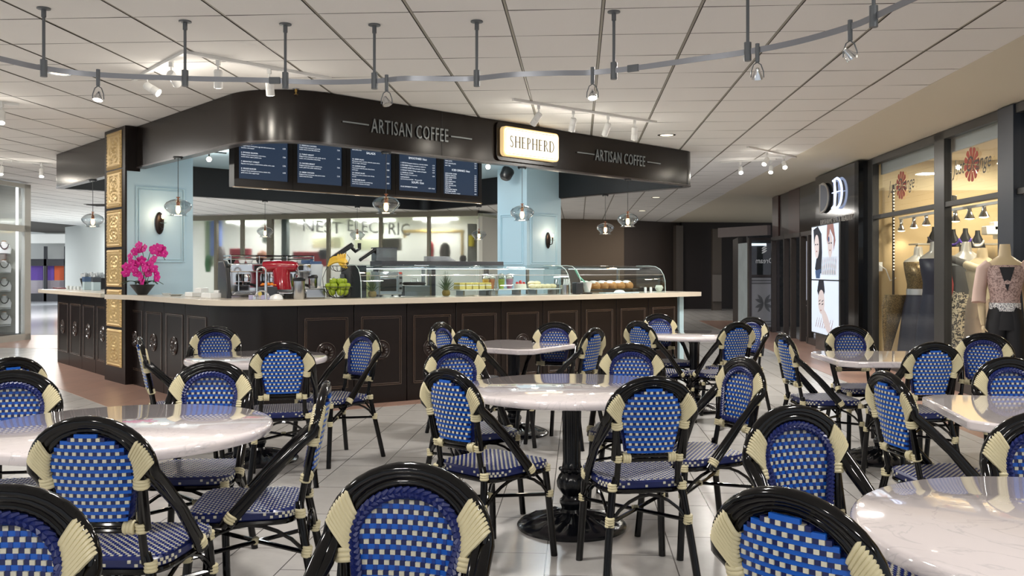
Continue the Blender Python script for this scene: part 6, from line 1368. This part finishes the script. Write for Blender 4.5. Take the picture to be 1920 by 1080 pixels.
n_ = Vector((-(sfp(892)-sfp(350)).y, (sfp(892)-sfp(350)).x, 0)).normalized()
if n_.y < 0: n_ = -n_
struct('wall_storefront_back', MB().wall(sfp(300)+n_*1.6, sfp(900)+n_*1.6, 0, 3.1, .1), mat('cool_white_wall_glow', (226, 228, 222), .6, emit=.1, ecol=(230, 232, 226)))  # faint glow in the wall stands in for the shop's inner light
struct('ceiling_storefront', MB().prism([tuple(p[:2]) for p in (sfp(300)+n_*.25, sfp(900)+n_*.25, sfp(900)+n_*1.6, sfp(300)+n_*1.6)], 2.88, 2.95), mat('olive_ceiling', (196, 200, 180), .6))
struct('wall_storefront_side', MB().wall(sfp(896)+n_*.1, sfp(900)+n_*1.55, 0, 2.85, -.1), mat('pale_side', (196, 196, 186), .6))
for k, x in enumerate((440, 560, 680, 800)): 
    p = sfp(x)+n_*.7; o = MB().box((p.x, p.y, 2.84), (1.3, .12, .04)).build('ceiling_tube', mat('shop_tube', (250, 255, 245), .5, emit=3.5), loc=(p.x, p.y, 2.84)); tag(o, 'blurred white ceiling tube in the far storefront, %s' % ['leftmost', 'second', 'third', 'rightmost'][k], 'ceiling light')
    lamp('AREA', 'storefront_lamp', (p.x, p.y, 2.8), 22, .8, (1, 1, .97))
def fstuff(x0, x1, y0, y1, dep, c_, lab, name, cat, rnd=False):
    a = sfp(x0)+n_*dep; b = sfp(x1)+n_*dep; zt = HC+(HY-y0)*a.y/F; zb_ = HC+(HY-y1)*a.y/F; w2 = (b-a).length/2; c = (a+b)/2
    mb = MB(); m = mat('far_goods_%d_%d_%d' % c_, c_, .6)
    if rnd: mb.loft([(zb_, c.x, c.y, w2*.7, .12), (zb_+(zt-zb_)*.5, c.x, c.y, w2, .15), (zt-(zt-zb_)*.15, c.x, c.y, w2*.8, .13), (zt, c.x, c.y, w2*.3, .05)], 14)
    else: mb.box((c.x, c.y, (zt+zb_)/2), (w2*2, .2, zt-zb_), rz=math.atan2((b-a).y, (b-a).x))
    o = mb.build(name, m, loc=(c.x, c.y, zb_), bevel=0 if rnd else .02); tag(o, lab, cat)
G_ = [(415, 452, 466, 500, .5, (168, 30, 54), 'crimson garments behind the hazy glass, left part', 'red_display', 'display'),
 (535, 600, 472, 500, .5, (168, 34, 50), 'crimson low display behind the hazy glass, centre left', 'red_display', 'display'),
 (791, 804, 452, 490, .4, (206, 48, 56), 'narrow red figure-like display right of centre behind the glass', 'red_display', 'display', True),
 (375, 392, 408, 480, .6, (108, 130, 190), 'blue and violet banner at the left end of the far storefront', 'banner', 'banner'),
 (361, 374, 400, 500, .7, (120, 140, 110), 'green banner at the left edge of the far storefront', 'banner', 'banner'),
 (374, 384, 478, 510, .3, (70, 120, 78), 'green plant-like display at the left of the far storefront', 'green_display', 'display', True),
 (522, 532, 395, 500, .25, (70, 84, 84), 'dark grey banner beside the brown mullion', 'banner', 'banner'),
 (464, 486, 470, 500, .5, (206, 140, 110), 'orange-toned goods left of the brown mullion', 'goods', 'goods', True),
 (560, 615, 445, 466, .9, (228, 232, 190), 'pale yellow shelf unit behind the hazy glass', 'shelf_unit', 'shelf'),
 (640, 700, 447, 470, .9, (230, 234, 196), 'pale yellow counter front behind the pendant', 'shelf_unit', 'shelf'),
 (705, 738, 447, 470, .5, (86, 84, 70), 'dark olive box unit right of the fruit basket, far back', 'box_unit', 'cabinet'),
 (815, 835, 455, 492, .4, (84, 76, 72), 'dark plant-like display behind the hazy glass', 'dark_display', 'display', True),
 (855, 868, 478, 492, .3, (60, 54, 52), 'dark round display low at the right of the storefront', 'dark_display', 'display', True),
 (872, 886, 420, 500, .3, (130, 132, 126), 'grey panel at the right end of the far storefront', 'panel', 'panel'),
 (877, 885, 441, 462, .15, (220, 204, 60), 'yellow notice at the right end of the far storefront', 'notice', 'notice'),
 (585, 604, 466, 486, .4, (50, 52, 56), 'dark rounded goods in the far storefront, centre', 'goods', 'goods', True),
 (390, 408, 462, 500, .4, (124, 118, 120), 'grey rounded goods in the far storefront, left', 'goods', 'goods', True),
 (468, 482, 440, 456, .7, (110, 128, 116), 'grey green round object high in the far storefront', 'goods', 'goods', True)]
for g in G_: fstuff(*g)
# yellow framed opening
t = thing('yellow_frame', 'mustard yellow frame standing in the far storefront right of centre', 'frame', sfp(795)+n_*.8); mb = MB(); dp = .8
def q3(x, y): p = sfp(x)+n_*dp; return Vector((p.x, p.y, HC+(HY-y)*p.y/F))
for a, b in (((735, 434), (852, 434)), ((849, 434), (849, 490)), ((738, 434), (738, 446))): mb.tube([q3(*a), q3(*b)], .055, 6)
mb.build('bars', mat('mustard', (206, 176, 92), .5), t)
# dark characters on the glass header
t = thing('storefront_lettering', 'large blurred dark letters on the far storefront glass', 'lettering', sfp(640)); mb = MB()
for (s_, x0, x1) in (('NEST', 555, 630), ('ELECTRIC', 640, 760)):
    a = sfp(x0); b = sfp(x1); M = frameM((a.x, a.y, 0)-n_*-.03 if False else (a.x+n_.x*.35, a.y+n_.y*.35, HC+(HY-432)*a.y/F), (b-a), -n_); vs, fs = textmesh(s_, .5, .01, align='LEFT'); ww = max(v[0] for v in vs); mb.add([(v[0]/ww*(b-a).length, v[1]*1.0, v[2]) for v in vs], fs, 0, M)
mb.build('letters', mat('grey_letter', (120, 122, 122), .6), t, smooth=False)
# closing walls out of view
struct('wall_left_far', MB().wall((-30, 10), (-30, 45), 0, 3.3, .2), PWH)

for (x, y, p_) in ((2.4, 25, 70), (4.2, 28, 40), (-14, 30, 160), (-17, 36, 220), (-21, 33, 200)): lamp('AREA', 'mall_fill', (x, y, CEIL-.05), p_, .5, (1, .95, .88) if x > 0 else (.95, .98, 1))  # unseen fill lights added to brighten the back walls and left corridor
